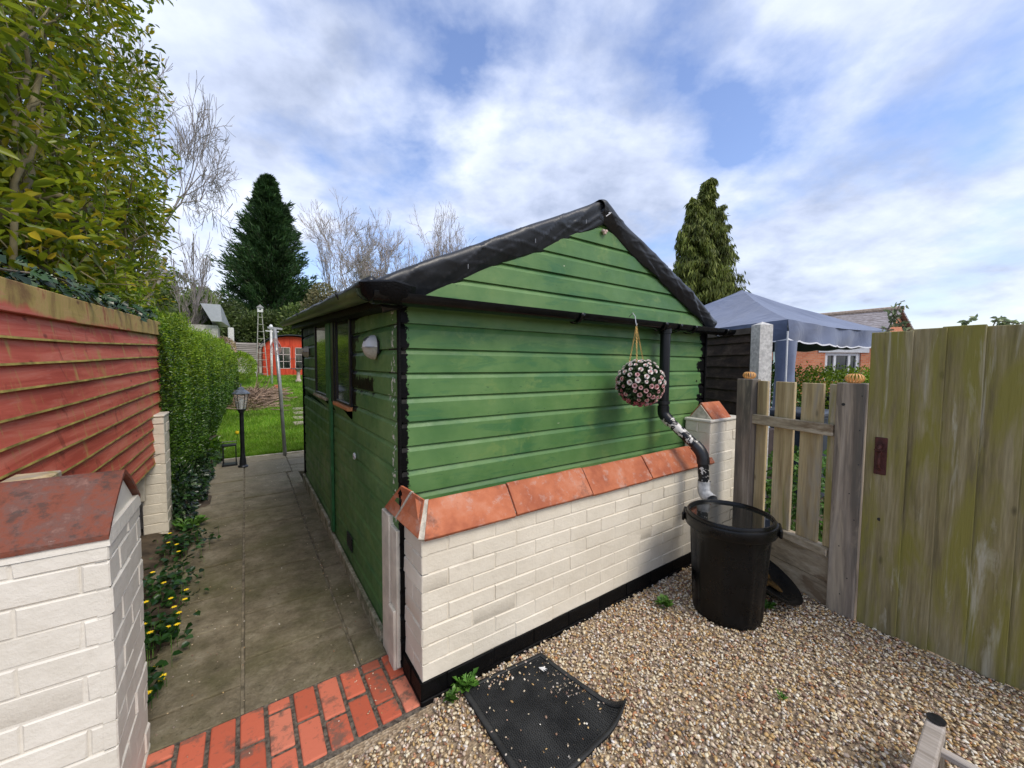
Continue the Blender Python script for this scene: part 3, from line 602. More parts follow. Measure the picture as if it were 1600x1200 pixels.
# windows in side wall
def window(y0, y1, z0, z1, sill):
    fr = MB(); x0 = SX0-.012
    for a, c_ in (((x0, y0-.02, z0), (x0+.05, y0+.018, z1)), ((x0, y1-.018, z0), (x0+.05, y1+.02, z1)), ((x0, y0+.018, z1-.04), (x0+.05, y1-.018, z1)), ((x0, y0+.018, z0), (x0+.05, y1-.018, z0+.02))): fr.box(a, c_)
    f = fr.build('window', BLACKM, shed, bevel=.003)
    MB().box((x0+.010, y0+.018, z0+.02), (x0+.015, y1-.018, z1-.04)).build('pane', GLASS, f)
    MB().box((x0-.018, y0-.02, z0-.028), (x0+.04, y1+.02, z0-.001)).build('sill', SILL if sill else PLINTH, f, bevel=.003)
window(2.77, 3.26, 1.20, 1.88, True); window(3.66, 4.32, 1.20, 1.90, False)
MB().box((SX0-.026, 3.42, .09), (SX0-.004, 3.50, 1.85)).build('cover_strip', GTRIM, shed, bevel=.003)
MB().box((SX0-.020, 3.30, 1.18), (SX0-.004, 3.415, 1.86)).build('window_post', BLACKM, shed, bevel=.003)
MB().box((SX0-.022, 3.505, 1.2), (SX0-.006, 3.63, 1.88)).build('window_casing', GTRIM, shed, bevel=.003)
b = MB().box((SX0-.030, 2.03, -.01), (SX0-.006, 3.60, .075)).box((SX0-.030, 3.61, -.01), (SX0-.006, SY1, .115)); b.build('base_board', PLINTH, shed, bevel=.003)
MB().tube([(SX0-.004, 2.66, .885), (SX0-.016, 2.66, .885)], .022, 16).build('keyhole_plate', WHITEP, shed, smooth=False, bevel=.003)
MB().tube([(SX0-.016, 2.66, .882), (SX0-.0175, 2.66, .882)], .006, 8).build('keyhole', BLACKM, shed)
b = MB()
for k in range(6): b.box((SX0-.012, 2.78, .18+k*.018), (SX0-.004, 2.93, .192+k*.018))
b.build('vent_grille', BLACKM, shed)
b = MB(); 
for dx, dz in ((-.012, 0), (.012, .002), (0, -.012)): b.lathe([(0, -.012), (.011, -.006), (.013, 0), (.011, .006), (0, .012)], (1.905+dx, 1.722, 2.35+dz), 10)
auto(b.build('screw_cap', simple('pale_knob', (.55, .42, .36), .4), shed))
MB().box((SX0, SY0-.031, 1.782), (SX1, SY0+.0, 1.797)).build('gable_ledge', simple('pale_ledge', (.42, .36, .33), .8), shed)
# roof: sheet with rear rising slightly
def roofpt(x_, y_, off=0.0):
    z_ = float(roofz(np.array(x_)))+.055+.05*(y_-1.7)*(.9 if x_ < APX else .9); return np.array([x_, y_, z_+off])
def roof_half(x0, x1, name):
    nx, ny = 14, 26; V = []; F = []
    for s in (0, 1):
        for i in range(nx+1):
            for j_ in range(ny+1):
                xx = x0+(x1-x0)*i/nx; yy = 1.80+(5.62-1.80)*j_/ny
                V.append(roofpt(xx, yy, (.010*math.sin(yy*2.3+xx*3)*math.sin(xx*4+yy) if s == 0 else -.03)))
    mm_ = (nx+1)*(ny+1); q = ny+1
    for i in range(nx):
        for j_ in range(ny):
            a = (i*q+j_, (i+1)*q+j_, (i+1)*q+j_+1, i*q+j_+1); F.append(a if x1 > x0 else a[::-1]); a2 = tuple(mm_+t for t in a[::-1]); F.append(a2)
    for j_ in range(ny): F.append((j_, j_+1, mm_+j_+1, mm_+j_)); F.append((nx*q+j_, nx*q+j_+1, mm_+nx*q+j_+1, mm_+nx*q+j_))
    for i in range(nx): F.append((i*q, (i+1)*q, mm_+(i+1)*q, mm_+i*q)); F.append((i*q+ny, (i+1)*q+ny, mm_+(i+1)*q+ny, mm_+i*q+ny))
    return MB().add(V, F).build(name, SHEET, shed, smooth=True)
MB().tube([(.455, 1.72+y_, 1.850+.045*y_+.004*math.sin(y_*9)) for y_ in np.linspace(0, 4.1, 24)], .024, 10).build('sheet_edge', SHEET, shed, True)
roof_half(.44, APX, 'roof_sheet'); roof_half(APX, 3.28, 'roof_sheet')
# verge: plastic sheet folded over the edge of the roof, crumpled
from mathutils import noise as mnoise
def verge(xa, xb, drop, seed):
    ns, ntt = 260, 26; V = []; F = []
    for i in range(ns+1):
        s = i/ns; x_ = xa+(xb-xa)*s; p0 = roofpt(x_, 1.66); sl = roofpt(x_+.01, 1.66)-roofpt(x_, 1.66); sl /= np.linalg.norm(sl)
        nrm = np.array([-sl[2], 0, sl[0]])
        if nrm[2] < 0: nrm = -nrm
        d = drop*(1+.22*mnoise.noise(Vector((s*4, seed, 0)))+.05*mnoise.noise(Vector((s*15, seed, 3)))+.06*abs(math.sin(s*math.pi*3.5+seed)))
        for j_ in range(ntt+1):
            t = j_/ntt
            if t < .35: q = t/.35; yy = 1.86-(1.86-1.675)*q; h = .012+.018*math.sin(q*math.pi/2)
            elif t < .5: q = (t-.35)/.15; yy = 1.675-.028*math.sin(q*math.pi/2); h = .030-.030*(1-math.cos(q*math.pi/2))
            else: q = (t-.5)/.5; yy = 1.647+.018*q+.028*q*q; h = -d*q
            n1 = mnoise.noise(Vector((s*5+t*1.2, t*1.6+seed, 1.3))); n2 = mnoise.noise(Vector((s*14+t*6, t*3, seed)))
            c1 = mnoise.noise(Vector((s*9-t*2.6, t*1.3+seed, 5))); c2 = mnoise.noise(Vector((s*6+t*2.4, t*1.1, seed+9))); crease = math.exp(-abs(c1)*14)+math.exp(-abs(c2)*16)
            dd = (n1*.022+n2*.003+crease*.006)*min(1, t*2.2)
            V.append(p0+nrm*(h+dd*.5)+np.array([0, yy-1.66+.045+dd*(-.9), 0]))
    for i in range(ns):
        for j_ in range(ntt): a = i*(ntt+1)+j_; F.append((a, a+1, a+ntt+2, a+ntt+1))
    o = MB().add(V, F).build('verge_sheet', SHEET, shed, smooth=True); md = o.modifiers.new('t', 'SOLIDIFY'); md.thickness = .004; return o
verge(.46, APX+.02, .105, 1.0); verge(3.275, APX-.02, .085, 8.0)
for s in (.30, .58, .84):
    p = roofpt(.46+s*1.48, 1.66); MB().box((p[0]-.0012, 1.684, p[2]-.075), (p[0]+.0012, 1.688, p[2]-.052)).build('sheet_clip', simple('grey_clip', (.25, .26, .28), .5), shed)
p = roofpt(APX, 1.66); MB().tube([(APX-.015, 1.672, p[2]-.085), (APX+.005, 1.662, p[2]-.068), (APX+.025, 1.664, p[2]-.056), (APX, 1.664, p[2]-.062)], .003, 5).build('sheet_clip', WHITEP, shed)
# gutters
def gutter(name, p, q, mat, r=.052, parent=shed, sag=0):
    p, q = np.array(p), np.array(q); d = (q-p)/np.linalg.norm(q-p); a = np.cross(d, (0, 0, 1.)); a /= np.linalg.norm(a); up = np.cross(a, d); n = 12; V = []; F = []; ns = 20
    for layer, rr in ((0, r), (1, r-.004)):
        for i in range(ns+1):
            c_ = p+(q-p)*i/ns+np.array([0, 0, -sag*math.sin(math.pi*i/ns)])
            for k in range(n+1): an = math.pi*k/n; V.append(c_+a*rr*math.cos(an)-up*rr*math.sin(an)*.95)
    q_ = n+1; mm_ = (ns+1)*q_
    for i in range(ns):
        for k in range(n): f = (i*q_+k, (i+1)*q_+k, (i+1)*q_+k+1, i*q_+k+1); F.append(f); F.append(tuple(mm_+t for t in f[::-1]))
        for k in (0, n): F.append((i*q_+k, (i+1)*q_+k, mm_+(i+1)*q_+k, mm_+i*q_+k))
    for i in (0, ns):
        for k in range(n): F.append((i*q_+k, i*q_+k+1, mm_+i*q_+k+1, mm_+i*q_+k))
        # end cap
        F.append(tuple(i*q_+k for k in range(n+1)))
    return auto(MB().add(V, F).build(name, mat, parent), 35)
g1 = gutter('gutter', (.44, 1.675, 1.800), (3.45, 1.675, 1.803), GUT)
g2 = gutter('gutter', (.440, 1.72, 1.815), (.440, 6.0, 2.03), GUTG)
def ring(x0, x1, z_, r, parent): MB().tube([(x0, 1.675, z_), (x1, 1.675, z_)], r, 16).build('gutter_bracket', GUT, parent)
for xx in (1.62, 2.44, 2.62, 2.82, 3.30): 
    b = MB(); n = 10; V = []; F = []
    for s in (-.014, .014):
        for k in range(n+1): an = math.pi*k/n; V.append((xx+s, 1.675+.059*math.cos(an), 1.801-.056*math.sin(an)))
    for k in range(n): F.append((k, k+1, n+2+k, n+1+k))
    o = b.add(V, F).build('gutter_bracket', GUT, g1, smooth=True); md = o.modifiers.new('t', 'SOLIDIFY'); md.thickness = .005
for yy in (2.1, 3.9, 5.2):
    b = MB(); V = []; F = []; n = 10
    for s in (-.014, .014):
        for k in range(n+1): an = math.pi*k/n; V.append((.435+.058*math.cos(an), yy+s, 1.83+.0493*(yy-1.64)-.056*math.sin(an)))
    for k in range(n): F.append((k, k+1, n+2+k, n+1+k))
    o = b.add(V, F).build('gutter_bracket', GUT, g2, smooth=True); md = o.modifiers.new('t', 'SOLIDIFY'); md.thickness = .005
# corner hopper where the two gutters meet, clumsy and tar coated
b = MB(); V = []; F = []
for zz_, s in ((1.845, .075), (1.835, .085), (1.79, .078), (1.755, .05)):
    for k in range(12): an = 2*math.pi*k/12; V.append((.50+s*1.45*math.cos(an)+.02, 1.70+s*1.15*math.sin(an), zz_+.004*math.sin(k*2.3)))
for i in range(3):
    for k in range(12): F.append((i*12+k, (i+1)*12+k, (i+1)*12+(k+1) % 12, i*12+(k+1) % 12))
F.append(tuple(range(12))); F.append(tuple(36+k for k in range(11, -1, -1))); auto(b.add(V, F).build('gutter_corner', TARBAND, shed), 40)
b = MB().box((.49, 1.70, 1.735), (.585, 5.55, 1.835)); 
for v_i, v in enumerate(b.v): b.v[v_i] = (v[0], v[1], v[2]+.05*(v[1]-1.7)*.9+.01)
b.build('fascia_board', TARBAND, shed)
# downpipe
def bezier(p0, p1, p2, n=6):
    p0, p1, p2 = map(np.array, (p0, p1, p2)); return [tuple((1-t)**2*p0+2*t*(1-t)*p1+t*t*p2) for t in np.linspace(0, 1, n)]
A_, B_, C_ = (2.53, 1.685, 1.13), (2.60, 1.415, .895), (2.60, 1.40, .64)
dp = MB().tube([(2.53, 1.685, 1.77), A_], .036, 18).build('downpipe', PIPE, shed, smooth=False); auto(dp, 40)
def lerp(a, c_, t): return tuple(np.array(a)+(np.array(c_)-np.array(a))*t)
auto(MB().tube([(2.53, 1.685, 1.20)]+bezier((2.53, 1.685, 1.16), A_, lerp(A_, B_, .16))+[lerp(A_, B_, .2)], .0415, 18).build('elbow', PIPE, dp), 40)
auto(MB().tube([lerp(A_, B_, .1), lerp(A_, B_, .95)], .035, 18).build('slanted_pipe', PIPE, dp), 40)
auto(MB().tube([lerp(A_, B_, .80)]+bezier(lerp(A_, B_, .84), B_, lerp(B_, C_, .22))+[lerp(B_, C_, .3)], .0415, 18).build('elbow', BLACKM, dp), 40)
auto(MB().tube([lerp(B_, C_, .2), C_], .036, 18).build('lower_pipe', PIPE, dp), 40)
auto(MB().tube([(2.60, 1.40, .70), (2.60, 1.40, .645)]+bezier((2.60, 1.40, .64), (2.60, 1.395, .60), (2.588, 1.350, .592))+[(2.578, 1.332, .586)], .041, 18, cap=False).build('spout', simple('pale_grey_plastic', (.45, .45, .44), .5, .4, 20), dp), 40)
auto(MB().tube([(2.53, 1.685, 1.80), (2.53, 1.685, 1.73)], .043, 18).build('outlet', GUT, dp), 40)
b = MB().tube([(2.53, 1.685, 1.235), (2.53, 1.685, 1.215)], .044, 18); b.box((2.42, 1.70, 1.218), (2.53, 1.735, 1.232)).box((2.42, 1.72, 1.205), (2.43, 1.77, 1.245)); b.build('pipe_clip', BLACKM, dp)

# wall lights
def wall_light(y_, z_, label):
    r = root('wall_light', (SX0, y_, z_), label, 'wall light', 'solar wall lights on the shed side')
    MB().box((SX0-.016, y_-.055, z_-.035), (SX0-.003, y_+.055, z_+.035)).build('back_plate', BLACKM, r, bevel=.003)
    V = []; F = []; n, k = 24, 7
    for i in range(k+1):
        ph_ = i/k*math.pi/2
        for j_ in range(n): an = 2*math.pi*j_/n; V.append((SX0-.016-.062*math.sin(ph_), y_+.056*math.cos(ph_)*math.cos(an), z_+.066*math.cos(ph_)*math.sin(an)))
    up, dn = [], []
    for i in range(k):
        for j_ in range(n): f = (i*n+j_, i*n+(j_+1) % n, (i+1)*n+(j_+1) % n, (i+1)*n+j_); (up if j_ < n/2 else dn).append(f)
    auto(MB().add(V, up).build('housing', WHITEP, r), 60); auto(MB().add(V, dn).build('lens', simple('frosted_lens', (.46, .44, .36), .35, .1, 90, .3), r), 60)
    MB().obox((SX0-.060, y_+.0, z_+.043), (0, 1, 0), (.75, 0, .66), (-.66, 0, .75), .018, .016, .004).build('solar_cell', simple('solar_cell', (.12, .13, .14), .15, .1, 10, 0), r)
    MB().box((SX0-.072, y_-.055, z_-.004), (SX0-.030, y_+.055, z_+.002)).build('trim_band', simple('grey_trim', (.35, .35, .36), .4), r)
    return r
wall_light(2.13, 1.585, 'round white solar light on the shed side, nearest to the black front corner')
wall_light(4.78, 1.62, 'small white solar light at the far end of the shed side, against the red cabin')

# ---------------------------------------------------------------- hanging flower ball
hb = root('flower_ball', (2.085, 1.575, 1.40), 'hanging ball of artificial white and pink roses on gold chains below the gutter', 'hanging ornament')
ballc = np.array([2.085, 1.560, 1.385]); RB = .150
b = MB().lathe([(.0001, -RB*.86), (RB*.4, -RB*.77), (RB*.7, -RB*.5), (RB*.86, 0), (RB*.7, RB*.5), (RB*.4, RB*.77), (.0001, RB*.86)], tuple(ballc), 20); b.build('core', simple('dark_green_core', (.02, .035, .018), .9), hb, True)
n = 2600; D = rv(n); P = ballc+D*RB*.84; V, F = leaf_mesh(P, D+rng.normal(size=(n, 3))*.6, rng.normal(size=(n, 3)), .028, .016, 'rhomb')
mesh_obj('foliage', V, F, leafm('box_leaf', [(0, (.02, .05, .015)), (.6, (.05, .10, .03)), (1, (.16, .24, .10))], cs=20), hb)
def rosem(name, a, c_): m = M(name); m.base(m.ramp(m.island(), [(0, a), (1, c_)])); m.rough(.6); return m.m
RW = rosem('white_rose', (.80, .74, .68), (.88, .85, .80)); RP = rosem('pink_rose', (.75, .42, .42), (.86, .68, .64)); RD = rosem('deep_pink_rose', (.42, .09, .12), (.72, .30, .30)); RC = simple('rose_centre', (.42, .12, .13), .7)
def rose_mesh(name, mo, mi):
    V = []; F = []; mi_ = []
    for ringi, (r0, r1, h0, h1, np_) in enumerate(((.003, .0125, 0, .008, 5), (.003, .0095, .002, .013, 5), (.002, .0055, .004, .015, 4))):
        for k in range(np_):
            a = 2*math.pi*k/np_+ringi*.6; w_ = math.pi/np_*1.15; b0 = len(V)
            for (rr, hh, ww) in ((r0, h0, .6), ((r0+r1)/2, (h0+h1)/2, 1.), (r1, h1, .85), (r1*1.12, h1+.0005, .4)):
                for s in (-1, 0, 1): V.append((rr*math.cos(a+s*w_*ww), rr*math.sin(a+s*w_*ww), hh-(.0015 if s == 0 else 0)))
            for i in range(3):
                for s in range(2): F.append((b0+i*3+s, b0+i*3+s+1, b0+i*3+s+4, b0+i*3+s+3)); mi_.append(1 if ringi == 2 and i < 2 else 0)
    me = bpy.data.meshes.new(name); me.from_pydata(V, [], F); me.materials.append(mo); me.materials.append(mi)
    me.polygons.foreach_set('material_index', mi_); me.polygons.foreach_set('use_smooth', [True]*len(F)); return me
rms = [rose_mesh('rose_white', RW, RP), rose_mesh('rose_pink', RP, RC), rose_mesh('rose_deep', RD, RC)]
cand = rv(4000); cand = cand[(cand @ unit(np.array([-.80, -.60, .05])[None])[0]) > -.35]; chosen = []
for c_ in cand:
    if all(np.dot(c_, q) < math.cos(.215) for q in chosen): chosen.append(c_)
    if len(chosen) == 99: break
for d in chosen:
    hgt = d[2]+rng.normal()*.22; me = rms[0 if hgt > .1 else (1 if hgt > -.62 else 2)]
    o = bpy.data.objects.new('rose', me); COL.objects.link(o); o.parent = hb
    o.location = Vector(ballc+d*RB*.93)-hb.location; q = Vector(d).to_track_quat('Z', 'Y'); o.rotation_euler = q.to_euler(); s = .85+.45*rng.random(); o.scale = (s, s, s)
hook = (2.085, 1.605, 1.79)
MB().tube([(2.085, 1.66, 1.815), (2.085, 1.63, 1.838), (2.085, 1.612, 1.815), (2.085, 1.605, 1.775), (2.085, 1.598, 1.752), (2.085, 1.59, 1.765)], .0028, 6).build('hook', simple('steel_hook', (.6, .58, .54), .3, .1, 10, 0, metal=.7), hb)
for dx, dy in ((-.066, -.02), (.070, .03), (-.05, .05)):
    b = MB(); p0 = np.array((2.085, 1.60, 1.752)); p1 = np.array((2.085+dx, 1.56+dy, 1.385+RB*.86)); nlk = 22; dr = (p1-p0)/nlk; ax = dr/np.linalg.norm(dr)
    for k in range(nlk):
        c_ = p0+dr*(k+.5); sd_ = np.cross(ax, (0, 1., 0)) if k % 2 else np.cross(ax, (1., .2, 0)); sd_ /= np.linalg.norm(sd_); L = np.linalg.norm(dr)*.68
        b.tube([c_+ax*L*math.cos(a)+sd_*.0042*math.sin(a) for a in np.linspace(0, 2*math.pi, 9)], .0015, 4, cap=False)
    b.build('chain', GOLD, hb)

# ---------------------------------------------------------------- dustbin and lid
bn = root('dustbin', (2.385, 1.12, 0), 'round black plastic dustbin brimful of water under the downpipe spout', 'dustbin')
BC = (2.388, 1.122, 0)
def flute(r, z_, a):
    k = (a*9/(2*math.pi)) % 1; d = .006 if .12 < k < .88 and .05 < z_ < .50 else 0; return r-d
prof = [(.0001, .0), (.178, .0), (.186, .006), (.190, .03), (.1915, .052), (.194, .10), (.205, .30), (.2135, .46), (.215, .50), (.219, .535)]
auto(MB().lathe(prof, BC, 108, flute).build('body', BINP, bn), 35)
auto(MB().lathe([(.216, .530), (.242, .530), (.246, .536), (.248, .585), (.245, .592), (.236, .594), (.235, .604), (.231, .612), (.222, .612), (.218, .606), (.217, .56)], BC, 72).build('rim', BINP, bn), 35)
MB().lathe([(.0001, .597), (.2185, .597)], BC, 64).build('water', WATER, bn, True)
for an in (25+90, 25-90):
    a = R_(an); u = np.array([math.cos(a), math.sin(a), 0]); v = np.array([-math.sin(a), math.cos(a), 0])
    MB().obox(np.array(BC)+u*.252+np.array([0, 0, .558]), u, v, (0, 0, 1.), .009, .065, .026).build('handle', BINP, bn, bevel=.008, seg=2)
ld = root('bin_lid', (2.80, 1.10, 0), 'upturned black dustbin lid tilted on the gravel between the dustbin and fence boards', 'lid')
Mt = Matrix.Rotation(R_(30), 4, Vector((.93, .36, 0)))
lo_ = auto(MB().lathe([(.0001, .0), (.12, .002), (.17, .012), (.205, .045), (.222, .052), (.228, .050), (.228, .064), (.218, .064), (.200, .056), (.165, .024), (.12, .014), (.0001, .012)], (0, 0, 0), 48, None, Mt).build('lid_dish', BINP, None), 35)
lo_.parent = ld; lo_.location = (-.075, -.02, .115)
wt_ = MB().lathe([(.0001, .020), (.10, .022), (.13, .026)], (0, 0, 0), 40, lambda r_, z_, a: r_*(.55+.45*math.sin(a*2+1)**2), Mt).build('leaf_litter', simple('wet_leaves', (.05, .028, .008), .25, .8, 18, .5), None); wt_.parent = ld; wt_.location = (-.075, -.02, .115)

# ---------------------------------------------------------------- picket fence panel
pf = root('picket_fence', (3.03, 1.07, 0), 'weathered low picket panel with gaps between grey posts beside the dustbin', 'fence')
PD = np.array([.281, .96, 0.]); PN = np.array([-.96, .281, 0.])      # along, and outward to the yard
O_ = np.array([2.95, .795, 0.])
def pbox(s0, s1, n0, n1, z0, z1): 
    c_ = O_+PD*(s0+s1)/2+PN*(n0+n1)/2+np.array([0, 0, (z0+z1)/2]); return MB().obox(c_, PD, PN, (0, 0, 1.), (s1-s0)/2, (n1-n0)/2, (z1-z0)/2)
for s0, s1 in ((-.02, .037), (.071, .203), (.249, .382), (.440, .519)):
    pbox(s0, s1, -.022, 0, .375, 1.395+rng.normal()*.004).build('picket', PICKW, pf, bevel=.003)
pbox(-.01, .560, .001, .033, 1.075, 1.145).build('rail', RAILY, pf, bevel=.004)
pbox(-.01, .56, -.045, .035, .325, .374).build('rail', RAILY, pf, bevel=.004)
pbox(-.01, .56, -.025, .002, .155, .323).build('kick_board', RAILY, pf, bevel=.003); pbox(-.01, .56, -.028, -.004, -.02, .152).build('kick_board', RAILY, pf, bevel=.003)
pbox(.525, .655, -.045, .045, -.02, 1.402).build('post', GREYW, pf, bevel=.005)
gp = MB().box((2.915, .654, -.03), (3.03, .785, 1.402)).build('post', GREYW, pf, bevel=.006, seg=2)
gp['label'] = 'thick purple grey end post with a knot hole'
b = MB().tube([(2.9145, .748, 1.275), (2.9135, .748, 1.275)], .009, 10)
for yy, zz_ in ((.665, 1.33), (.668, 1.13), (.665, .93), (.70, .75), (.672, .60), (.735, .42), (.69, .24), (.72, .13)): b.tube([(2.9145, yy, zz_), (2.9135, yy, zz_)], .0035, 8)
b.build('nail_hole', BLACKM, gp)
def ornament(x_, y_, z_, r, label):
    t = root('slatted_ornament', (x_, y_, z_), label, 'ornament', 'slatted orange ornaments on the posts')
    b = MB(); n = 16
    for k in range(n):
        a = 2*math.pi*k/n; V = []; F = []
        for i in range(9):
            p_ = -1.15+2.3*i/8; rr = r*math.cos(p_*.95)**.7 if math.cos(p_*.95) > 0 else 0; zz_ = .62*r*math.sin(p_)+r*.60
            for s in (-1, 1):
                for d in (0, -.004): aa = a+s*.10+.10*math.sin(p_); V.append((x_+(rr+d)*math.cos(aa), y_+(rr+d)*math.sin(aa), z_+zz_))
        for i in range(8): q = i*4; F += [(q, q+2, q+6, q+4), (q+1, q+5, q+7, q+3), (q, q+4, q+5, q+1), (q+2, q+3, q+7, q+6)]
        b.add(V, F)
    b.build('slats', ORNG, t)
    MB().lathe([(.0001, 0), (r*.62, 0), (r*.62, .007), (r*.45, .009), (.0001, .009)], (x_, y_, z_), 20).build('base', ORNG, t)
    MB().lathe([(r*.28, r*1.14), (r*.46, r*1.17), (r*.46, r*1.2), (r*.28, r*1.2), (r*.28, r*1.14)], (x_, y_, z_), 20).build('neck_ring', ORNG, t)
ornament(2.968, .715, 1.402, .046, 'wide slatted orange ornament on the thick grey post next to the tall gate')
ornament(3.128, 1.365, 1.402, .044, 'smaller slatted orange ornament on the post beside the brick pillar')

# ---------------------------------------------------------------- tall gate
gt = root('board_gate', (2.95, .2, 0), 'tall mossy green featheredge board gate with a brown latch plate', 'gate')
ys = [.642, .490, .372, .245, .118, -.01, -.135, -.26, -.385, -.51]; tops = [1.692, 1.70, 1.706, 1.698, 1.712, 1.715, 1.712, 1.72, 1.715]
for i in range(9):
    a, c_ = ys[i], ys[i+1]-.018; zb_ = -.0+.004*(i % 3)
    MB().add([(2.928, a, zb_), (2.907-(.0), c_+.0, zb_), (2.936, c_, zb_), (2.942, a, zb_), (2.928, a, tops[i]), (2.907, c_, tops[i]), (2.936, c_, tops[i]), (2.942, a, tops[i])],
             [(0,1,2,3),(7,6,5,4),(4,5,1,0),(5,6,2,1),(6,7,3,2),(7,4,0,3)]).build('board', GATEW, gt, bevel=.0025)
MB().box((2.943, -.5, 1.35), (2.975, .60, 1.45)).build('ledge', GATEW, gt); MB().box((2.943, -.5, .25), (2.975, .60, .35)).build('ledge', GATEW, gt)
lt = MB().box((2.912, .548, .895), (2.920, .600, 1.105)).build('latch_plate', RUSTP, gt, bevel=.003)
MB().tube([(2.916, .574, 1.06), (2.880, .574, 1.055), (2.866, .574, 1.04)], .009, 8).box((2.862, .556, 1.037), (2.886, .592, 1.043)).build('thumb_latch', RUSTP, lt)
MB().tube([(2.914, .574, 1.03), (2.885, .574, 1.02), (2.880, .574, .96), (2.890, .574, .935), (2.914, .574, .925)], .007, 8).build('pull_handle', RUSTP, lt)
MB().tube([(2.9225, .565, .64), (2.9180, .565, .64)], .010, 10).build('knot_hole', BLACKM, gt)

# ---------------------------------------------------------------- red fence
rf = root('board_fence', (-.69, 3.2, 0), 'red stained featheredge fence with a mossy yellow top board above the low white wall', 'fence')
def fx(y_): return -.745+.03*(y_-1.8)
def fz(y_): return -.052+.027*(y_-2.15)+.010*max(0, 2.9-y_)
b = MB(); nb = 11; RM = []
for k in range(nb):
    zt = 1.745-.1*k; zb_ = zt-.118
    yE = 4.72
    yS = 1.985
    ysn = np.linspace(yS, yE, 22); V = []; F = []
    for yy in ysn:
        w_ = .0015*math.sin(yy*4+k*1.7); wz = .003*math.sin(yy*1.7+k*2.1)
        for (dx, zz_) in ((.006, zt), (.0245+w_, zb_+.009), (.026+w_, zb_), (.012, zb_), (-.006, zt)): V.append((fx(yy)+dx, yy, zz_+fz(yy)+wz))
    n = len(ysn)
    for i in range(n-1):
        for j_ in range(5): F.append((i*5+j_, i*5+(j_+1) % 5, (i+1)*5+(j_+1) % 5, (i+1)*5+j_)); RM.append(1 if j_ in (1, 2) else 0)
    F.append((0, 4, 3, 2, 1)); F.append(tuple((n-1)*5+t for t in range(5))); RM += [0, 0]
    b.add(V, F)
o = b.build('boards', REDF, rf, mats=[REDF, simple('algae_board_edge', (.36, .28, .07), .8, .45, 9, .3)]); o.data.polygons.foreach_set('material_index', RM)
b = MB(); V = []; F = []
ysn = np.linspace(1.975, 4.73, 16)
for yy in ysn:
    for dx, zz_ in ((.030, 1.842), (.034, 1.722), (.008, 1.722), (.004, 1.842)): V.append((fx(yy)+dx, yy, zz_+fz(yy)))
for i in range(15):
    for j_ in range(4): F.append((i*4+j_, i*4+(j_+1) % 4, (i+1)*4+(j_+1) % 4, (i+1)*4+j_))
F.append((0, 3, 2, 1)); F.append(tuple(60+t for t in range(4))); b.add(V, F).build('top_board', REDF, rf, bevel=.003)
b = MB().box((-.86, 4.60, 0), (-.76, 4.70, 1.7)).box((-.90, 2.9, 0), (-.82, 3.0, 1.7)).build('post', OLDW, rf)
fp = root('fence_post', (-.62, 2.12, 0), 'short square timber post top poking up behind the white wall stub', 'post')
MB().box((-.70, 2.05, 0), (-.585, 2.17, 1.085)).build('post_shaft', PICKW, fp, bevel=.004)

# ---------------------------------------------------------------- mat, feather, timber frame
mt_ = root('rubber_mat', (1.05, 1.2, 0), 'black ribbed rubber doormat with one curled corner on the gravel', 'mat')
# quad corners: A near wall left, B near wall right, C right, D left bottom
Aq, Bq, Cq = np.array([.775, 1.508]), np.array([1.215, 1.475]), np.array([1.300, .985]); Dq = np.array([.762, .955])
nu, nv = 56, 60
def matpt(u_, v_, h=0.0):
    p = (Aq*(1-u_)+Bq*u_)*(1-v_)+(Dq*(1-u_)+Cq*u_)*v_
    d = max(0, (u_+v_-1.72)); zz_ = .014+.005*math.sin(u_*5)*math.sin(v_*4)+d*d*.9
    zz_ -= 0
    p = p-d*d*np.array([.15, -.12])
    return np.array([p[0], p[1], zz_+h])
V = []; F = []
for i in range(nu+1):
    for j_ in range(nv+1): V.append(matpt(i/nu, j_/nv))
m0 = len(V)
for i in range(nu+1):
    for j_ in range(nv+1): V.append(matpt(i/nu, j_/nv, -.006))
q = nv+1
for i in range(nu):
    for j_ in range(nv): f = (i*q+j_, i*q+j_+1, (i+1)*q+j_+1, (i+1)*q+j_); F.append(f); F.append(tuple(m0+t for t in f[::-1]))
for i in range(nu):
    for j_ in (0, nv): F.append((i*q+j_, (i+1)*q+j_, m0+(i+1)*q+j_, m0+i*q+j_))
for j_ in range(nv):
    for i in (0, nu): F.append((i*q+j_, i*q+j_+1, m0+i*q+j_+1, m0+i*q+j_))
MB().add(V, F).build('mat_base', RUB, mt_, True)
b = MB()
for i in range(3, 53):           # raised chevron tread
    for j_ in range(3, 57):
        u_, v_ = (i+.5+.25*(j_ % 2))/nu, (j_+.5)/nv; c_ = matpt(u_, v_, .002); e1 = matpt(u_+.004, v_)-matpt(u_-.004, v_); e2 = matpt(u_, v_+.006)-matpt(u_, v_-.002); e2 = e2+e1*.6*(1 if (i % 2) else -1)
        e1 = e1/np.linalg.norm(e1); e2 = e2/np.linalg.norm(e2); nn_ = np.cross(e2, e1); b.add([c_-e1*.0026-e2*.0034, c_+e1*.0026-e2*.0034, c_+e1*.0026+e2*.0034, c_-e1*.0026+e2*.0034, c_-e1*.001-e2*.002+nn_*.004, c_+e1*.001-e2*.002+nn_*.004, c_+e1*.001+e2*.002+nn_*.004, c_-e1*.001+e2*.002+nn_*.004], [(0,1,5,4),(1,2,6,5),(2,3,7,6),(3,0,4,7),(4,5,6,7)])
b.build('tread', RUB, mt_)
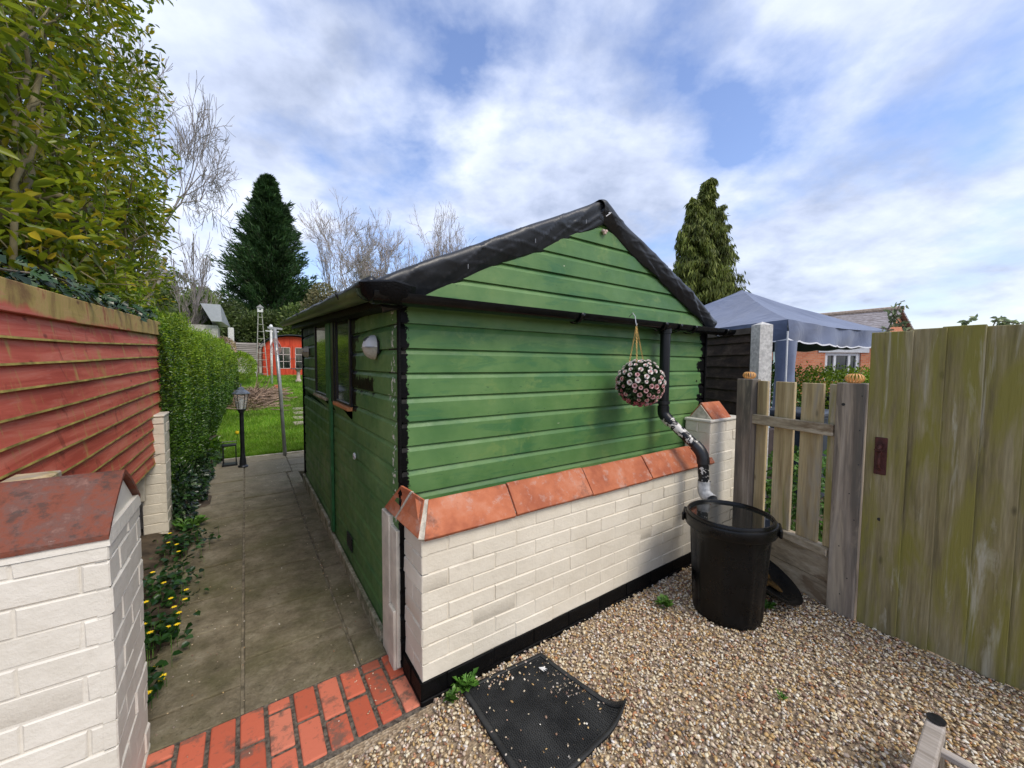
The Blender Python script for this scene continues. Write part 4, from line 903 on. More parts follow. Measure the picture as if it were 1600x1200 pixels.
for (u0, v0, u1, v1) in ((0, 0, 1, 0), (0, 0, 0, 1), (1, 0, 1, 1), (0, 1, 1, 1)):
    V = []; F = []; n = 40; iu, iv = (0, .035 if v0 == 0 else -.035) if v0 == v1 else (.045 if u0 == 0 else -.045, 0)
    for k in range(n+1):
        t = k/n; u_, v_ = u0+(u1-u0)*t, v0+(v1-v0)*t
        V += [matpt(u_, v_, .0045), matpt(min(1, max(0, u_+iu)), min(1, max(0, v_+iv)), .0045)]
    for k in range(n): F.append((2*k, 2*k+1, 2*k+3, 2*k+2))
    o = MB().add(V, F).build('border', RUB, mt_, True); md = o.modifiers.new('t', 'SOLIDIFY'); md.thickness = .004; md.offset = 0
n = 110; U = rng.random((n, 2)); U[:30] = np.array([.18, .02])+rng.random((30, 2))*np.array([.35, .12]); P = np.array([matpt(a, c_, .006) for a, c_ in U]); V, F = pebbles(P, rng.uniform(.003, .0065, n)); tag(mesh_obj('loose_gravel', V, F, STONE), 'a few loose pebbles lying on the rubber doormat', kind='stuff')
ft = root('feather', (1.14, 1.40, .02), 'small white feather lying on the rubber doormat', 'feather')
pc = matpt(.82, .15, .008); P = np.array([pc]*4); V, F = leaf_mesh(P, np.array([[.3, -.9, .1], [.0, -1, .15], [-.2, -.8, .3], [.5, -.7, .05]]), np.array([[0, 0, 1.]]*4), .045, .010); mesh_obj('feather_vane', V, F, simple('white_feather', (.8, .8, .78), .8, .05), ft)
tf = root('timber_frame', (1.9, .2, 0), 'weathered grey timber frame lying on the gravel in the lower right corner', 'timber frame')
MB().bar((2.06, .215, .175), (1.62, .21, .14), .050, .055).build('beam', OLDW, tf, bevel=.006, seg=2)
MB().bar((2.055, .215, .145), (2.062, .215, -.01), .05, .05, (1, 0, 0)).build('leg', GREYW, tf, bevel=.006)
MB().tube([(2.058, .215, .203), (2.058, .215, .210)], .026, 12).build('metal_cap', BLACKM, tf)
MB().bar((1.97, .20, .155), (2.02, -.35, .13), .030, .022).build('rail', OLDW, tf, bevel=.003); MB().bar((1.86, .20, .14), (1.90, -.35, .12), .035, .025).build('rail', OLDW, tf, bevel=.003)

# ---------------------------------------------------------------- weeds and celandines
WEED = leafm('weed_leaf', [(0, (.06, .16, .02)), (.6, (.12, .28, .04)), (1, (.22, .38, .08))], cs=8)
CEL = leafm('celandine_leaf', [(0, (.012, .045, .010)), (.6, (.028, .085, .018)), (1, (.06, .14, .03))], cs=6, rough=.3)
YEL = simple('yellow_petal', (.90, .66, .02), .5, .1, 20, 0)
def weed(x_, y_, r, n, label, mat=WEED):
    n = int(n*1.5)
    t = root('weed', (x_, y_, 0), label, 'weed', 'weeds growing in the gravel')
    a = rng.random(n)*6.28; D = np.stack([np.cos(a), np.sin(a), .25+.9*rng.random(n)], 1); P = np.stack([x_+np.cos(a)*r*.4*rng.random(n), y_+np.sin(a)*r*.4*rng.random(n), .006+.03*rng.random(n)], 1)
    V, F = leaf_mesh(P, D, np.array([[0, 0, 1.]])+rng.normal(size=(n, 3))*.3, r*(.6+.6*rng.random(n)), r*.62, 'lobed'); mesh_obj('leaves', V, F, mat, t)
weed(.80, 1.515, .055, 26, 'leafy weed at the foot of the black plinth beside the mat corner')
weed(.715, 1.49, .038, 14, 'low flat weed between the brick threshold and the mat')
weed(2.10, 1.36, .055, 18, 'bright green weed in the gravel just left of the dustbin')
weed(2.60, .985, .045, 16, 'small weed in the gravel just right of the dustbin base')
weed(1.93, .66, .022, 8, 'tiny green seedling alone in the open gravel')
FP = []
def celandine(x_, y_, rx, ry, n, flowers, label):
    t = root('celandine', (x_, y_, 0), label, 'flowering plant', 'yellow celandines beside the path')
    P = np.stack([x_+rng.normal(size=n)*rx*.5, y_+rng.normal(size=n)*ry*.5, .03+.08*rng.random(n)], 1); P[:, 0] = np.clip(P[:, 0], -.66, -.22)
    a = rng.random(n)*6.28; D = np.stack([np.cos(a), np.sin(a), rng.normal(size=n)*.25], 1)
    V, F = leaf_mesh(P, D, np.array([[0, 0, 1.]])+rng.normal(size=(n, 3))*.35, .030+.022*rng.random(n), .038, 'oval'); mesh_obj('leaves', V, F, CEL, t)
    b = MB()
    for p in P[:60]: b.tube([(p[0], p[1], 0), tuple(p)], .0012, 3, False)
    b.build('stems', WEED, t)['kind'] = 'stuff'
    for (fx_, fy_, fz_) in flowers:
        fl = MB(); k = 8
        for i in range(k):
            an = 2*math.pi*i/k+rng.random()*.3; r = .014+.003*rng.random(); dx, dy = math.cos(an), math.sin(an)
            fl.add([(fx_, fy_, fz_), (fx_+dx*r*.55-dy*.0035, fy_+dy*r*.55+dx*.0035, fz_+.004), (fx_+dx*r, fy_+dy*r, fz_+.003), (fx_+dx*r*.55+dy*.0035, fy_+dy*r*.55-dx*.0035, fz_+.004)], [(0, 1, 2, 3)])
        f = fl.build('flower', YEL, t)
        MB().tube([(fx_-.05, fy_+.02, .01), (fx_-.02, fy_+.01, fz_*.6), (fx_, fy_, fz_)], .0011, 4, False).build('stalk', WEED, f)
celandine(-.44, 3.95, .16, .30, 150, [(-.52, 3.90, .10), (-.46, 3.80, .11), (-.44, 3.70, .09), (-.53, 4.05, .12)], 'celandine clump at the foot of the narrow pillar, farthest of the yellow flowers')
celandine(-.46, 3.25, .17, .32, 170, [(-.53, 3.35, .12), (-.45, 3.15, .12), (-.40, 3.0, .08), (-.50, 2.95, .12), (-.33, 3.02, .10)], 'dense celandine clump halfway between the white wall stub and the narrow pillar')
celandine(-.44, 2.68, .15, .22, 140, [(-.36, 2.80, .12), (-.40, 2.72, .10), (-.335, 2.76, .10), (-.37, 2.66, .09), (-.33, 2.64, .10), (-.43, 2.60, .12), (-.32, 2.86, .12), (-.47, 2.70, .12)], 'celandine clump with the thickest cluster of yellow flowers spilling on the path')
celandine(-.45, 2.26, .12, .14, 80, [(-.37, 2.36, .08), (-.34, 2.24, .08), (-.375, 2.18, .08), (-.39, 2.02, .06), (-.34, 2.28, .07), (-.42, 2.12, .06)], 'sparse celandine clump right behind the white wall stub, nearest of them')
weed(-.45, 4.42, .12, 16, 'dandelion leaves spreading on the path edge beside the narrow pillar', WEED)
bpy.context.view_layer.objects.active = None

# ---------------------------------------------------------------- hedge
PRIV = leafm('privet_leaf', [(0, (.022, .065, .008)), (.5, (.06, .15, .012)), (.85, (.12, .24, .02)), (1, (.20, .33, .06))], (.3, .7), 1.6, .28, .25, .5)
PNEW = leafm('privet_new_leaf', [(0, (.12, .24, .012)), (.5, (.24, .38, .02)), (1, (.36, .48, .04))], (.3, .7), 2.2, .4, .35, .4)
IVY = leafm('ivy_leaf', [(0, (.010, .030, .010)), (.5, (.022, .065, .016)), (.85, (.05, .11, .03)), (1, (.14, .20, .09))], (.3, .7), 3, .25, .15, .5)
hd = root('privet_hedge', (-1.0, 9, 0), 'long clipped privet hedge, dark below and lime green on top, left of the path', 'hedge')
def hface(y_): return -.60+.04*np.sin(y_*2.1)+.03*np.sin(y_*5)+.26*np.clip((y_-8)/8, 0, 1)
def htop(y_): return 1.98+.05*np.sin(y_*1.9)+.04*np.sin(y_*4.4)-.0*y_
n = 60000; yy = 4.62+rng.random(n)**1.7*12.5; zz_ = rng.random(n)**.85*(htop(yy)); bul = .09*np.sin(np.pi*np.clip(zz_/2, 0, 1))
P = np.stack([hface(yy)+bul-rng.random(n)**2*.16-.22*np.clip((zz_-1.75)/.25, 0, 1)**2, yy, zz_], 1)
D = np.stack([.9+rng.random(n), rng.normal(size=n)*.9, rng.normal(size=n)*.7+.3], 1); sz = .024+.0022*(yy-4.5)
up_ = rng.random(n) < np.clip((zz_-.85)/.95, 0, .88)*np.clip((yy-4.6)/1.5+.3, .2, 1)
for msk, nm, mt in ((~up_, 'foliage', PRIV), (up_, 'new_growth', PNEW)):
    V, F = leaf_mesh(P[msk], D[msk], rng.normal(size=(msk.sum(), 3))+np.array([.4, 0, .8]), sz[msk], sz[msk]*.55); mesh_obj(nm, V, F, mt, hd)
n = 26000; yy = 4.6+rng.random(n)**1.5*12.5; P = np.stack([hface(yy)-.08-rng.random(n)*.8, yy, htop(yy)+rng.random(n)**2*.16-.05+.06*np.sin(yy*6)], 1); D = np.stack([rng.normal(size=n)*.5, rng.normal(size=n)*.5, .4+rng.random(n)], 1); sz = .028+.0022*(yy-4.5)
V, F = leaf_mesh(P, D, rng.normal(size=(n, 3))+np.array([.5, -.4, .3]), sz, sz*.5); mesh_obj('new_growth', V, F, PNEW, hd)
n = 9000; P = np.stack([-.82-rng.random(n)*.9, 3.3+rng.random(n)**.7*1.4, 1.70+rng.random(n)*.34], 1); P[:, 2] += .14*(P[:, 1]-3.9); V, F = leaf_mesh(P, rv(n)+np.array([.3, -.3, .5]), rv(n)+np.array([.4, -.4, .6]), .03, .016); mesh_obj('new_growth', V, F, PNEW, hd)
# end face of the hedge toward the fence
n = 5000; P = np.stack([-.62-rng.random(n)*.7, 4.62+rng.random(n)*.1, rng.random(n)*2], 1); V, F = leaf_mesh(P, rv(n)+np.array([.2, -.8, .2]), rv(n), .026, .015); mesh_obj('foliage', V, F, PRIV, hd)
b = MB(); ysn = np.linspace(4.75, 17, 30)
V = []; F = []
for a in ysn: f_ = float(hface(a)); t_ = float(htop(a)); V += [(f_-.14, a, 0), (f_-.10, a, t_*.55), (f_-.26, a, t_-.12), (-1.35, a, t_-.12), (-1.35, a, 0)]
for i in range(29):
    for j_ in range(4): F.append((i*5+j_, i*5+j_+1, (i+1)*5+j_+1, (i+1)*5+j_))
F.append((4, 3, 2, 1, 0)); b.add(V, F).build('added_dark_core', simple('dark_hedge_interior', (.014, .022, .008), .95, .6, 20, .8), hd)  # dark solid added behind the leaves to block light through the hedge
h2 = root('privet_bush', (.05, 20, .6), 'rounded bright lime bush at the end of the hedge before the far fence', 'bush')
P, D = ellip(5000, (-.35, 19.5, 1.35), (.75, 1.8, .62), .8); V, F = leaf_mesh(P, D+rv(5000)*.6, rv(5000), .07, .04); mesh_obj('foliage', V, F, PNEW, h2)
MB().tube([(-.35, 19.5, .5), (-.35, 19.5, 1.3)], .05, 6).build('stem', BARK, h2)
pk = root('pink_shrub', (-.7, 17.5, .4), 'small pinkish flowering shrub showing above the far end of the hedge', 'shrub')
P, D = ellip(2500, (-.62, 17.6, 2.0), (.35, .7, .42), .6); V, F = leaf_mesh(P, D+rv(2500)*.8, rv(2500), .06, .03); mesh_obj('foliage', V, F, leafm('pink_blossom', [(0, (.25, .28, .05)), (.5, (.50, .35, .22)), (1, (.62, .42, .32))]), pk); MB().tube([(-.6, 17.6, .4), (-.6, 17.6, 2.0)], .04, 6).build('stem', BARK, pk)
# ivy / border plants at hedge foot
def ivyclump(x_, y_, rx, ry, rz, n, label, mat=IVY, size=.045):
    t = root('ivy_clump', (x_, y_, 0), label, 'ivy', 'ivy clumps at the foot of the hedge')
    P, D = ellip(n, (x_, y_, rz*.35), (rx, ry, rz), .6); P[:, 2] = np.abs(P[:, 2])+.01
    V, F = leaf_mesh(P, D+rv(n)*.7+np.array([.4, -.3, 0]), np.array([[.5, -.4, .9]])+rng.normal(size=(n, 3))*.4, size*(.6+.7*rng.random(n)), size*.8, 'lobed'); mesh_obj('leaves', V, F, mat, t)
ivyclump(-.54, 4.78, .11, .26, .40, 420, 'ivy clump climbing right beside the narrow cream pillar')
ivyclump(-.50, 5.4, .12, .35, .26, 420, 'low spreading ivy clump in the middle of the path border')
ivyclump(-.50, 6.2, .12, .40, .20, 360, 'ivy clump on the border opposite the end of the path slabs')
ivyclump(-.50, 7.4, .18, .60, .25, 320, 'tall leafy ivy clump by the lawn behind the black lantern', PRIV, .07)
# ivy hanging over the fence top
iv = root('ivy_trail', (-.78, 2.8, 1.8), 'dark ivy trailing over the mossy top board of the red fence', 'ivy')
n = 130; yy = 2.0+rng.random(n)**1.2*2.6; P = np.stack([fx(yy)+.02+rng.normal(size=n)*.03-.05, yy, 1.86+.02*(yy-2)+rng.normal(size=n)*.03], 1)
V, F = leaf_mesh(P, np.stack([.3+rng.random(n)*.6, rng.normal(size=n)*.6, -.2-.6*rng.random(n)], 1), np.array([[.8, -.6, .8]])+rng.normal(size=(n, 3))*.4, .035+.04*rng.random(n), .05, 'lobed'); mesh_obj('leaves', V, F, IVY, iv)
b = MB(); b.tube([(fx(y_)-.02, y_, 1.87+.03*math.sin(y_*5)) for y_ in np.linspace(1.9, 4.5, 20)], .005, 5); b.build('stem', BARK, iv)

# ---------------------------------------------------------------- big evergreen shrub, top left
SHR = leafm('shrub_leaf', [(0, (.09, .14, .012)), (.4, (.18, .25, .016)), (.7, (.30, .36, .02)), (.9, (.40, .38, .02)), (1, (.55, .40, .03))], (.2, .6), 1.2, .32, .5, .5)
bs_ = root('evergreen_shrub', (-1.9, 4.3, 0), 'huge broad leaved evergreen shrub towering over the red fence at top left', 'shrub')
LIMBS = [[[-1.56, 4.29, 2.07], [-1.32, 4.27, 2.46], [-1.15, 4.3, 2.78], [-1.24, 4.52, 3.26], [-1.15, 4.62, 3.77]], [[-1.6, 4.58, 2.49], [-1.34, 4.55, 2.63], [-1.1, 4.53, 2.8], [-0.98, 4.53, 2.72]],
 [[-1.52, 4.87, 2.08], [-1.27, 4.86, 2.35], [-1.12, 4.91, 2.69], [-1.0, 4.86, 2.85]], [[-1.15, 4.85, 2.07], [-1.24, 5.13, 2.84], [-1.24, 5.34, 3.66], [-1.41, 5.67, 4.59]],
 [[-1.43, 4.26, 3.03], [-1.25, 4.26, 2.98], [-1.2, 4.36, 3.29], [-1.1, 4.43, 3.45]], [[-1.15, 3.98, 2.68], [-1.05, 4.04, 2.96], [-1.05, 4.19, 3.29]], [[-1.54, 4.81, 2.81], [-1.28, 4.83, 3.8], [-1.36, 5.08, 4.43]]]
b = MB()
for j_, L_ in enumerate(LIMBS):
    L_ = [np.array(q)*.80+np.array([-.06, 0, .30]) for q in L_]; L_ = [np.array([L_[0][0]-.15, L_[0][1]+.1, .2])]+L_; n_ = (len(L_)-1)*6+1; ts = np.linspace(0, len(L_)-1, n_)
    cv_ = np.stack([np.interp(ts, range(len(L_)), [q[k] for q in L_]) for k in range(3)], 1)
    for _ in range(3): cv_[1:-1] = (cv_[:-2]+cv_[1:-1]*2+cv_[2:])/4
    cv_ += rng.normal(size=cv_.shape)*.006; r0_ = [.042, .036, .034, .030, .024, .018, .026][j_]; b.tube(list(cv_), list(np.linspace(r0_, r0_*.30, n_)), 8)
b.build('limbs', BARKG, bs_, True)
out, tips = [], []
for (px, py, lean) in ((-1.5, 2.7, (.10, .05, 1)), (-1.9, 3.4, (.15, -.05, 1)), (-1.45, 4.0, (.12, .1, 1)), (-1.8, 5.0, (.1, .1, 1)), (-2.4, 4.4, (0, -.1, 1)), (-1.35, 5.6, (.05, .1, 1)), (-2.2, 6.2, (.1, .05, 1))):
    grow((px, py, .4), np.array(lean)/1.0, 1.45, .060, 4, out, tips, .62, .22, (2, 3), .76, .62, 4)
S_a = np.array(out); ok = (S_a[:, 3] < -.80-.00*S_a[:, 4]) & (S_a[:, 5] < 7.5); V, F = segs_mesh(S_a[ok], 5); mesh_obj('branches', V, F, BARKG, bs_, True)
T = np.array(tips); T = T[(T[:, 0] < -.85)]
cent = T[rng.integers(0, len(T), 1500)][:, :3]
# also fill the volume
ex = np.stack([-.90-rng.random(1500)**1.3*2.0, 2.2+rng.random(1500)*5.2, 1.95+rng.random(1500)*4.9], 1)
side = -.30*ex[:, 1]+.46   # keep the crown silhouette sloping away
cent = np.concatenate([cent, ex], 0)
lim = -.73-.04*np.abs(cent[:, 2]-3.0)-.08*np.sin(cent[:, 1]*2.3+cent[:, 2]*1.4)-.10*np.clip(4.2-cent[:, 1], 0, 3)
cent = cent[(cent[:, 0] < lim) & (cent[:, 1] > 1.9) & (cent[:, 2] > 1.75)]
gap = np.array([mnoise.noise(Vector(c_)*1.35) for c_ in cent]); cent = cent[gap > -.16-.30*(cent[:, 2] > 3)]
k = 21; n = len(cent)*k; P = np.repeat(cent, k, 0)+rng.normal(size=(n, 3))*.09; P[:, 0] = np.minimum(P[:, 0], -.70)
D = P-np.repeat(cent, k, 0)+np.array([.03, -.03, -.01]); D = unit(D)+rng.normal(size=(n, 3))*.35
L = .055+.045*rng.random(n); V, F = leaf_mesh(P, D, rng.normal(size=(n, 3))*.6+np.array([.1, -.1, 1.]), L, L*.42, 'oval', .3); mesh_obj('foliage', V, F, SHR, bs_)
tw = []
for c_ in cent[::3]:
    for _ in range(2):
        d = rng.normal(size=3)*.12+np.array([.02, 0, -.10]); tw.append([*(c_+d*1.3), *c_, .005, .002])
V, F = segs_mesh(np.array(tw), 3); mesh_obj('twigs', V, F, BARKG, bs_)

# ---------------------------------------------------------------- distant trees
def bare_tree(base, h, mat, label, depth=6, spread=.33, up=.12, lean=(0, 0, 1), r=.12, seed=None, **kw):
    global rng
    keep_ = rng; rng = np.random.default_rng(seed if seed is not None else int(abs(base[0])*10+base[1]*7)); t = _bare_tree(base, h, mat, label, depth, spread, up, lean, r, **kw); rng = keep_; return t
def _bare_tree(base, h, mat, label, depth=6, spread=.33, up=.12, lean=(0, 0, 1), r=.12, L=None, budmat=None, bud=0, kids=(2, 3), group='bare trees beyond the garden', name='bare_tree', fn=None, shrink=.76, lim=None, R=None, zb=0):
    t = root(name, base, label, 'tree', group); out, tips = [], []; L = L or h*.24
    grow(base, np.array(lean, float), L, r, depth, out, tips, spread, up, kids, shrink, .7, 3)
    S_a = np.array(out)
    zmax = S_a[:, 5].max(); sc_ = h/(zmax-base[2]); rad_ = np.hypot(S_a[:, 3]-base[0], S_a[:, 4]-base[1]); sx = R/np.percentile(rad_, 97) if R else sc_; S_a[:, [0, 3]] = base[0]+(S_a[:, [0, 3]]-base[0])*sx; S_a[:, [1, 4]] = base[1]+(S_a[:, [1, 4]]-base[1])*sx; S_a[:, [2, 5]] = base[2]+(S_a[:, [2, 5]]-base[2])*sc_
    if fn is not None: S_a = S_a[fn(S_a)]
    if lim is not None: S_a = S_a[S_a[:, 3] < lim*S_a[:, 4]+.12*np.sin(S_a[:, 5]*3)]
    if fn is not None:
        kept = {tuple(np.round(base, 3))}; sel = []
        for q_ in S_a:
            if tuple(np.round(q_[:3], 3)) in kept: kept.add(tuple(np.round(q_[3:6], 3))); sel.append(q_)
        S_a = np.array(sel)
    S_a[:, 6:] = np.maximum(S_a[:, 6:], .00022*base[1]+.0025)
    big = S_a[:, 6] > r*.30
    V, F = segs_mesh(S_a[big], 6); mesh_obj('trunk', V, F, mat, t, True); V, F = segs_mesh(S_a[~big], 3); mesh_obj('crown', V, F, mat, t)
    if bud:
        T = S_a[S_a[:, 7] < np.percentile(S_a[:, 7], 45)][:, 3:6]; T = T[rng.random(len(T)) < .5]; T = np.repeat(T, bud, 0); n = len(T); P = T+rng.normal(size=(n, 3))*.05*h/10
        V, F = leaf_mesh(P, rv(n), rv(n), .06*h/10, .035*h/10); mesh_obj('buds', V, F, budmat, t)
    return t
SEEDL = 1
BUD = leafm('pale_bud', [(0, (.20, .15, .11)), (.6, (.32, .26, .17)), (1, (.40, .36, .20))])
BUDB = leafm('brown_bud', [(0, (.17, .11, .09)), (.6, (.26, .17, .13)), (1, (.30, .24, .15))])
bare_tree((6.1, 28.0, .8), 11.8, TWIGP, 'upright pale bare tree just left of the shed roof slope', 7, .44, .18, r=.17, L=2.6, R=3.5)
bare_tree((6.6, 34, .8), 10.5, TWIGD, 'thin grey bare tree between the dark conifer and the upright pale tree', 5, .26, .2, r=.10, L=3.0, R=2.0)
bare_tree((11.5, 27.0, .8), 12.9, TWIGP, 'rounded bare tree with brownish buds rising over the shed roof', 7, .50, .08, r=.17, L=2.8, budmat=BUDB, bud=2, R=3.1)
bare_tree((13.2, 25.8, .8), 11.8, TWIGP, 'short brownish bare tree nearest to the roof peak', 6, .50, .08, r=.12, L=2.6, budmat=BUDB, bud=3, R=2.4)
bare_tree((-2.6, 15.8, .3), 11.0, TWIGD, 'tall spreading bare tree reaching out right from behind the evergreen shrub', 7, .50, .05, (0, 0, 1), r=.14, seed=SEEDL, L=3.0, budmat=BUDB, bud=2, R=2.3, fn=lambda S: (S[:, 6] > .045) | (S[:, 5] > 5.5) | (S[:, 3] < -2.6))
bare_tree((-2.3, 22, .6), 7.2, TWIGD, 'slender bare sapling between the evergreen shrub and the dark conifer', 5, .35, .15, r=.06, L=2.2, R=1.3)
NEED = leafm('conifer_needles', [(0, (.018, .05, .016)), (.5, (.045, .105, .03)), (1, (.09, .17, .05))], (.3, .7), .6, .6, .15)
def conifer(base, h, wfun, n_br, mat, label, per=70, size=.30, droop=0., up=.5, name='conifer', tops=((0, 0, 0),), w_=.22):
    t = root(name, base, label, 'tree'); base = np.array(base); P_, D_ = [], []; sg = []
    for tx, ty, tz in tops:
        sg.append([*base, *(base+np.array([tx, ty, h+tz])), .25, .03])
    for i in range(n_br):
        f = (i+.5)/n_br; f = f**.85; tx, ty, tz = tops[rng.integers(len(tops))] if f > .75 else (0, 0, 0); a = rng.random()*6.283; z_ = f*(h+tz); R0 = wfun(f)*(.62+.52*rng.random())*(1.22 if rng.random() < .12 else 1)
        c0 = base+np.array([tx*f, ty*f, z_]); d = np.array([math.cos(a), math.sin(a), 0]); tip = c0+d*R0+np.array([0, 0, up*R0-droop*R0*.3])
        sg.append([*c0, *tip, .04, .01])
        s = rng.random(per)**.6; p = c0+(tip-c0)*s[:, None]+rng.normal(size=(per, 3))*np.array([.14, .14, .10])*max(.10, R0*.42); P_.append(p)
        dd = d*(1-droop)+np.array([0, 0, up*.9-droop*2.0])+rng.normal(size=(per, 3))*.38; D_.append(dd)
    V, F = segs_mesh(np.array(sg), 4); mesh_obj('trunk', V, F, BARK, t)
    P = np.concatenate(P_); D = np.concatenate(D_); n = len(P); V, F = leaf_mesh(P, D, rv(n), size*(.6+.8*rng.random(n)), size*w_, 'rhomb', .3); mesh_obj('crown', V, F, mat, t); return t
conifer((1.9, 38, .8), 15.6, lambda f: 4.1*min(1, .62+f*2.0)*(1-f)**.80+.10, 700, NEED, 'tall dense dark green conifer behind the red garden cabin', 110, .40, 0, .70)
WEEP = leafm('weeping_needles', [(0, (.08, .105, .015)), (.5, (.17, .21, .03)), (1, (.28, .32, .06))], (.3, .7), .9, .6, .2)
def wf(f): return (3.15*(1-f)**.72+.15+.22*math.sin(f*17)*(1-f)) if f < .86 else .45
conifer((24.8, 13.9, 0), 13.2, wf, 1000, WEEP, 'weeping olive green cypress with two thin tips above the blue gazebo', 85, .42, .85, .35, 'cypress', ((.15, -.1, .3), (-.5, .35, -.9)), .20)
FARL = [leafm('far_shrub_leaf', [(0, (.045, .075, .02)), (.5, (.095, .145, .036)), (1, (.18, .23, .07))], (.3, .7), .5),
        leafm('far_yellow_shrub_leaf', [(0, (.12, .13, .05)), (.5, (.27, .25, .11)), (1, (.42, .37, .20))], (.3, .7), .5),
        leafm('far_green_shrub_leaf', [(0, (.07, .115, .022)), (.5, (.15, .22, .045)), (1, (.26, .33, .09))], (.3, .7), .5)]
def bush(c_, r, n, mi_, label, size=.16, lumps=9):
    t = root('shrub', (c_[0], c_[1], gz(c_[1])), label, 'shrub', 'shrubs along the far end of the garden'); P_, D_ = [], []
    for k in range(lumps):
        o = np.array(c_)+rv(1)[0]*np.array(r)*.62*rng.random(); o[2] = max(o[2], c_[2]-r[2]*.5); p, d = ellip(n//lumps, o, np.array(r)*(.38+.25*rng.random()), .75); P_.append(p); D_.append(d)
    P = np.concatenate(P_); D = np.concatenate(D_); n = len(P); V, F = leaf_mesh(P, D+rv(n)*.8, rv(n), size*1.25*(.6+.8*rng.random(n)), size*.75); mesh_obj('foliage', V, F, FARL[mi_], t)
    out, tips = [], []
    for _ in range(4): grow((c_[0], c_[1], float(gz(c_[1]))), np.array([rng.normal()*.3, rng.normal()*.3, 1.]), r[2]*.38, .05, 3, out, tips, .5, .1, (2, 2), .7, .6, 2)
    V, F = segs_mesh(np.array(out), 4); mesh_obj('branches', V, F, BARK, t)
bush((-4.4, 31, 4.4), (2.8, 2, 3.8), 9000, 2, 'loose light green shrub at the far left beyond the hedge')
bush((-1.6, 32, 3.9), (2.4, 2, 3.2), 9000, 0, 'dark green shrub mass behind the grey glass roof')
bush((.9, 31, 3.6), (2.2, 1.8, 2.9), 9000, 0, 'dark green shrub behind the tall white ladder')
bush((3.2, 30, 3.3), (2.2, 1.8, 2.7), 9000, 2, 'mid green shrub rising behind the red cabin roof')
bush((4.5, 26.8, 4.1), (2.1, 1.6, 2.6), 8000, 1, 'pale straw coloured twiggy shrub against the gutter end', .13)
bush((-4.6, 20, 2.9), (2.6, 2.2, 2.2), 8000, 0, 'dark shrub behind the near hedge top at left')
bush((-1.9, 24, 3.2), (1.5, 2.2, 2.3), 7000, 2, 'yellow green shrub just above the hedge top')
bush((7.5, 30, 3.0), (2.6, 2, 2.8), 6000, 0, 'green shrub hidden mostly behind the shed roof')

# ---------------------------------------------------------------- far garden things
REDC = woodm('red_cabin_boards', 2, [(.25, (.42, .035, .015)), (.5, (.60, .065, .025)), (.75, (.70, .11, .05))], 8)
sh = root('garden_cabin', (2.0, 24.2, .77), 'bright red garden cabin with arched black roof and glazed double doors', 'cabin')
SZ = .77; cx_, hw = 2.10, 1.33; yf = 23.6
b = MB(); V = []; F = []; n = 16
pr_ = [(-hw, 0), (hw, 0)]+[(hw*math.cos(math.pi*k/n)*1.0, 1.45+.66*math.sin(math.pi*k/n)) for k in range(n+1)]
k = len(pr_); V = [(cx_+a, yf, SZ+c_) for a, c_ in pr_]+[(cx_+a, yf+2.2, SZ+c_) for a, c_ in pr_]; F = [tuple(range(k)), tuple(range(2*k-1, k-1, -1))]+[(i, i+k, (i+1) % k+k, (i+1) % k) for i in range(k)]
b.add(V, F).build('wall', REDC, sh)
b = MB()
for kk in range(12): b.box((cx_-hw-.012, yf-.0, SZ+.02+kk*.118), (cx_-hw+.01, yf+2.2, SZ+.118+kk*.118-.012))
for kk in range(12):
    b.box((cx_-hw, yf-.014, SZ+.02+kk*.118), (cx_-.88, yf+.004, SZ+.118+kk*.118-.010)); pass
b.build('cladding', REDC, sh)
b = MB()
for kk in range(12): b.box((cx_+.88, yf-.014, SZ+.02+kk*.118), (cx_+hw, yf+.004, SZ+.118+kk*.118-.010))
b.build('cladding', REDC, sh)
V = []; F = []
for s, dz in ((0, .035), (1, -.0)):
    for yy in (yf-.22, yf+2.35):
        for kk in range(n+1): an = math.pi*kk/n; V.append((cx_+(hw+.14)*math.cos(an), yy, SZ+1.45+.72*math.sin(an)+dz))
q = n+1
for kk in range(n): F += [(kk, kk+1, q+kk+1, q+kk), (2*q+kk, 3*q+kk, 3*q+kk+1, 2*q+kk+1), (kk, 2*q+kk, 2*q+kk+1, kk+1)]
MB().add(V, F).build('roof', simple('dark_roof_felt', (.05, .055, .07), .7), sh)
for dx in (-1, 1):
    x0, x1 = (cx_-.86, cx_-.012) if dx < 0 else (cx_+.012, cx_+.86)
    dr_ = MB().box((x0, yf-.045, SZ+.06), (x0+.11, yf-.015, SZ+1.62)).box((x1-.11, yf-.045, SZ+.06), (x1, yf-.015, SZ+1.62)).box((x0+.11, yf-.045, SZ+1.52), (x1-.11, yf-.015, SZ+1.62)).box((x0+.11, yf-.045, SZ+.06), (x1-.11, yf-.015, SZ+.42)).build('door', REDC, sh)
    MB().box((x0+.11, yf-.028, SZ+.42), (x1-.11, yf-.020, SZ+1.52)).build('glass', GLASS, dr_)
    g_ = MB()
    for kk in range(4): g_.box((x0+.10, yf-.05, SZ+.41+kk*.365), (x1-.10, yf-.03, SZ+.435+kk*.365))
    g_.box(((x0+x1)/2-.012, yf-.05, SZ+.42), ((x0+x1)/2+.012, yf-.03, SZ+1.52)).box((x0+.10, yf-.05, SZ+.42), (x0+.125, yf-.03, SZ+1.52)).box((x1-.125, yf-.05, SZ+.42), (x1-.10, yf-.03, SZ+1.52)); g_.build('glazing_bars', simple('pale_bars', (.6, .5, .48), .6), dr_)
    MB().tube([(cx_+dx*.05, yf-.045, SZ+.95), (cx_+dx*.05, yf-.09, SZ+.95), (cx_+dx*.11, yf-.09, SZ+.95)], .012, 6).build('handle', BLACKM, dr_)
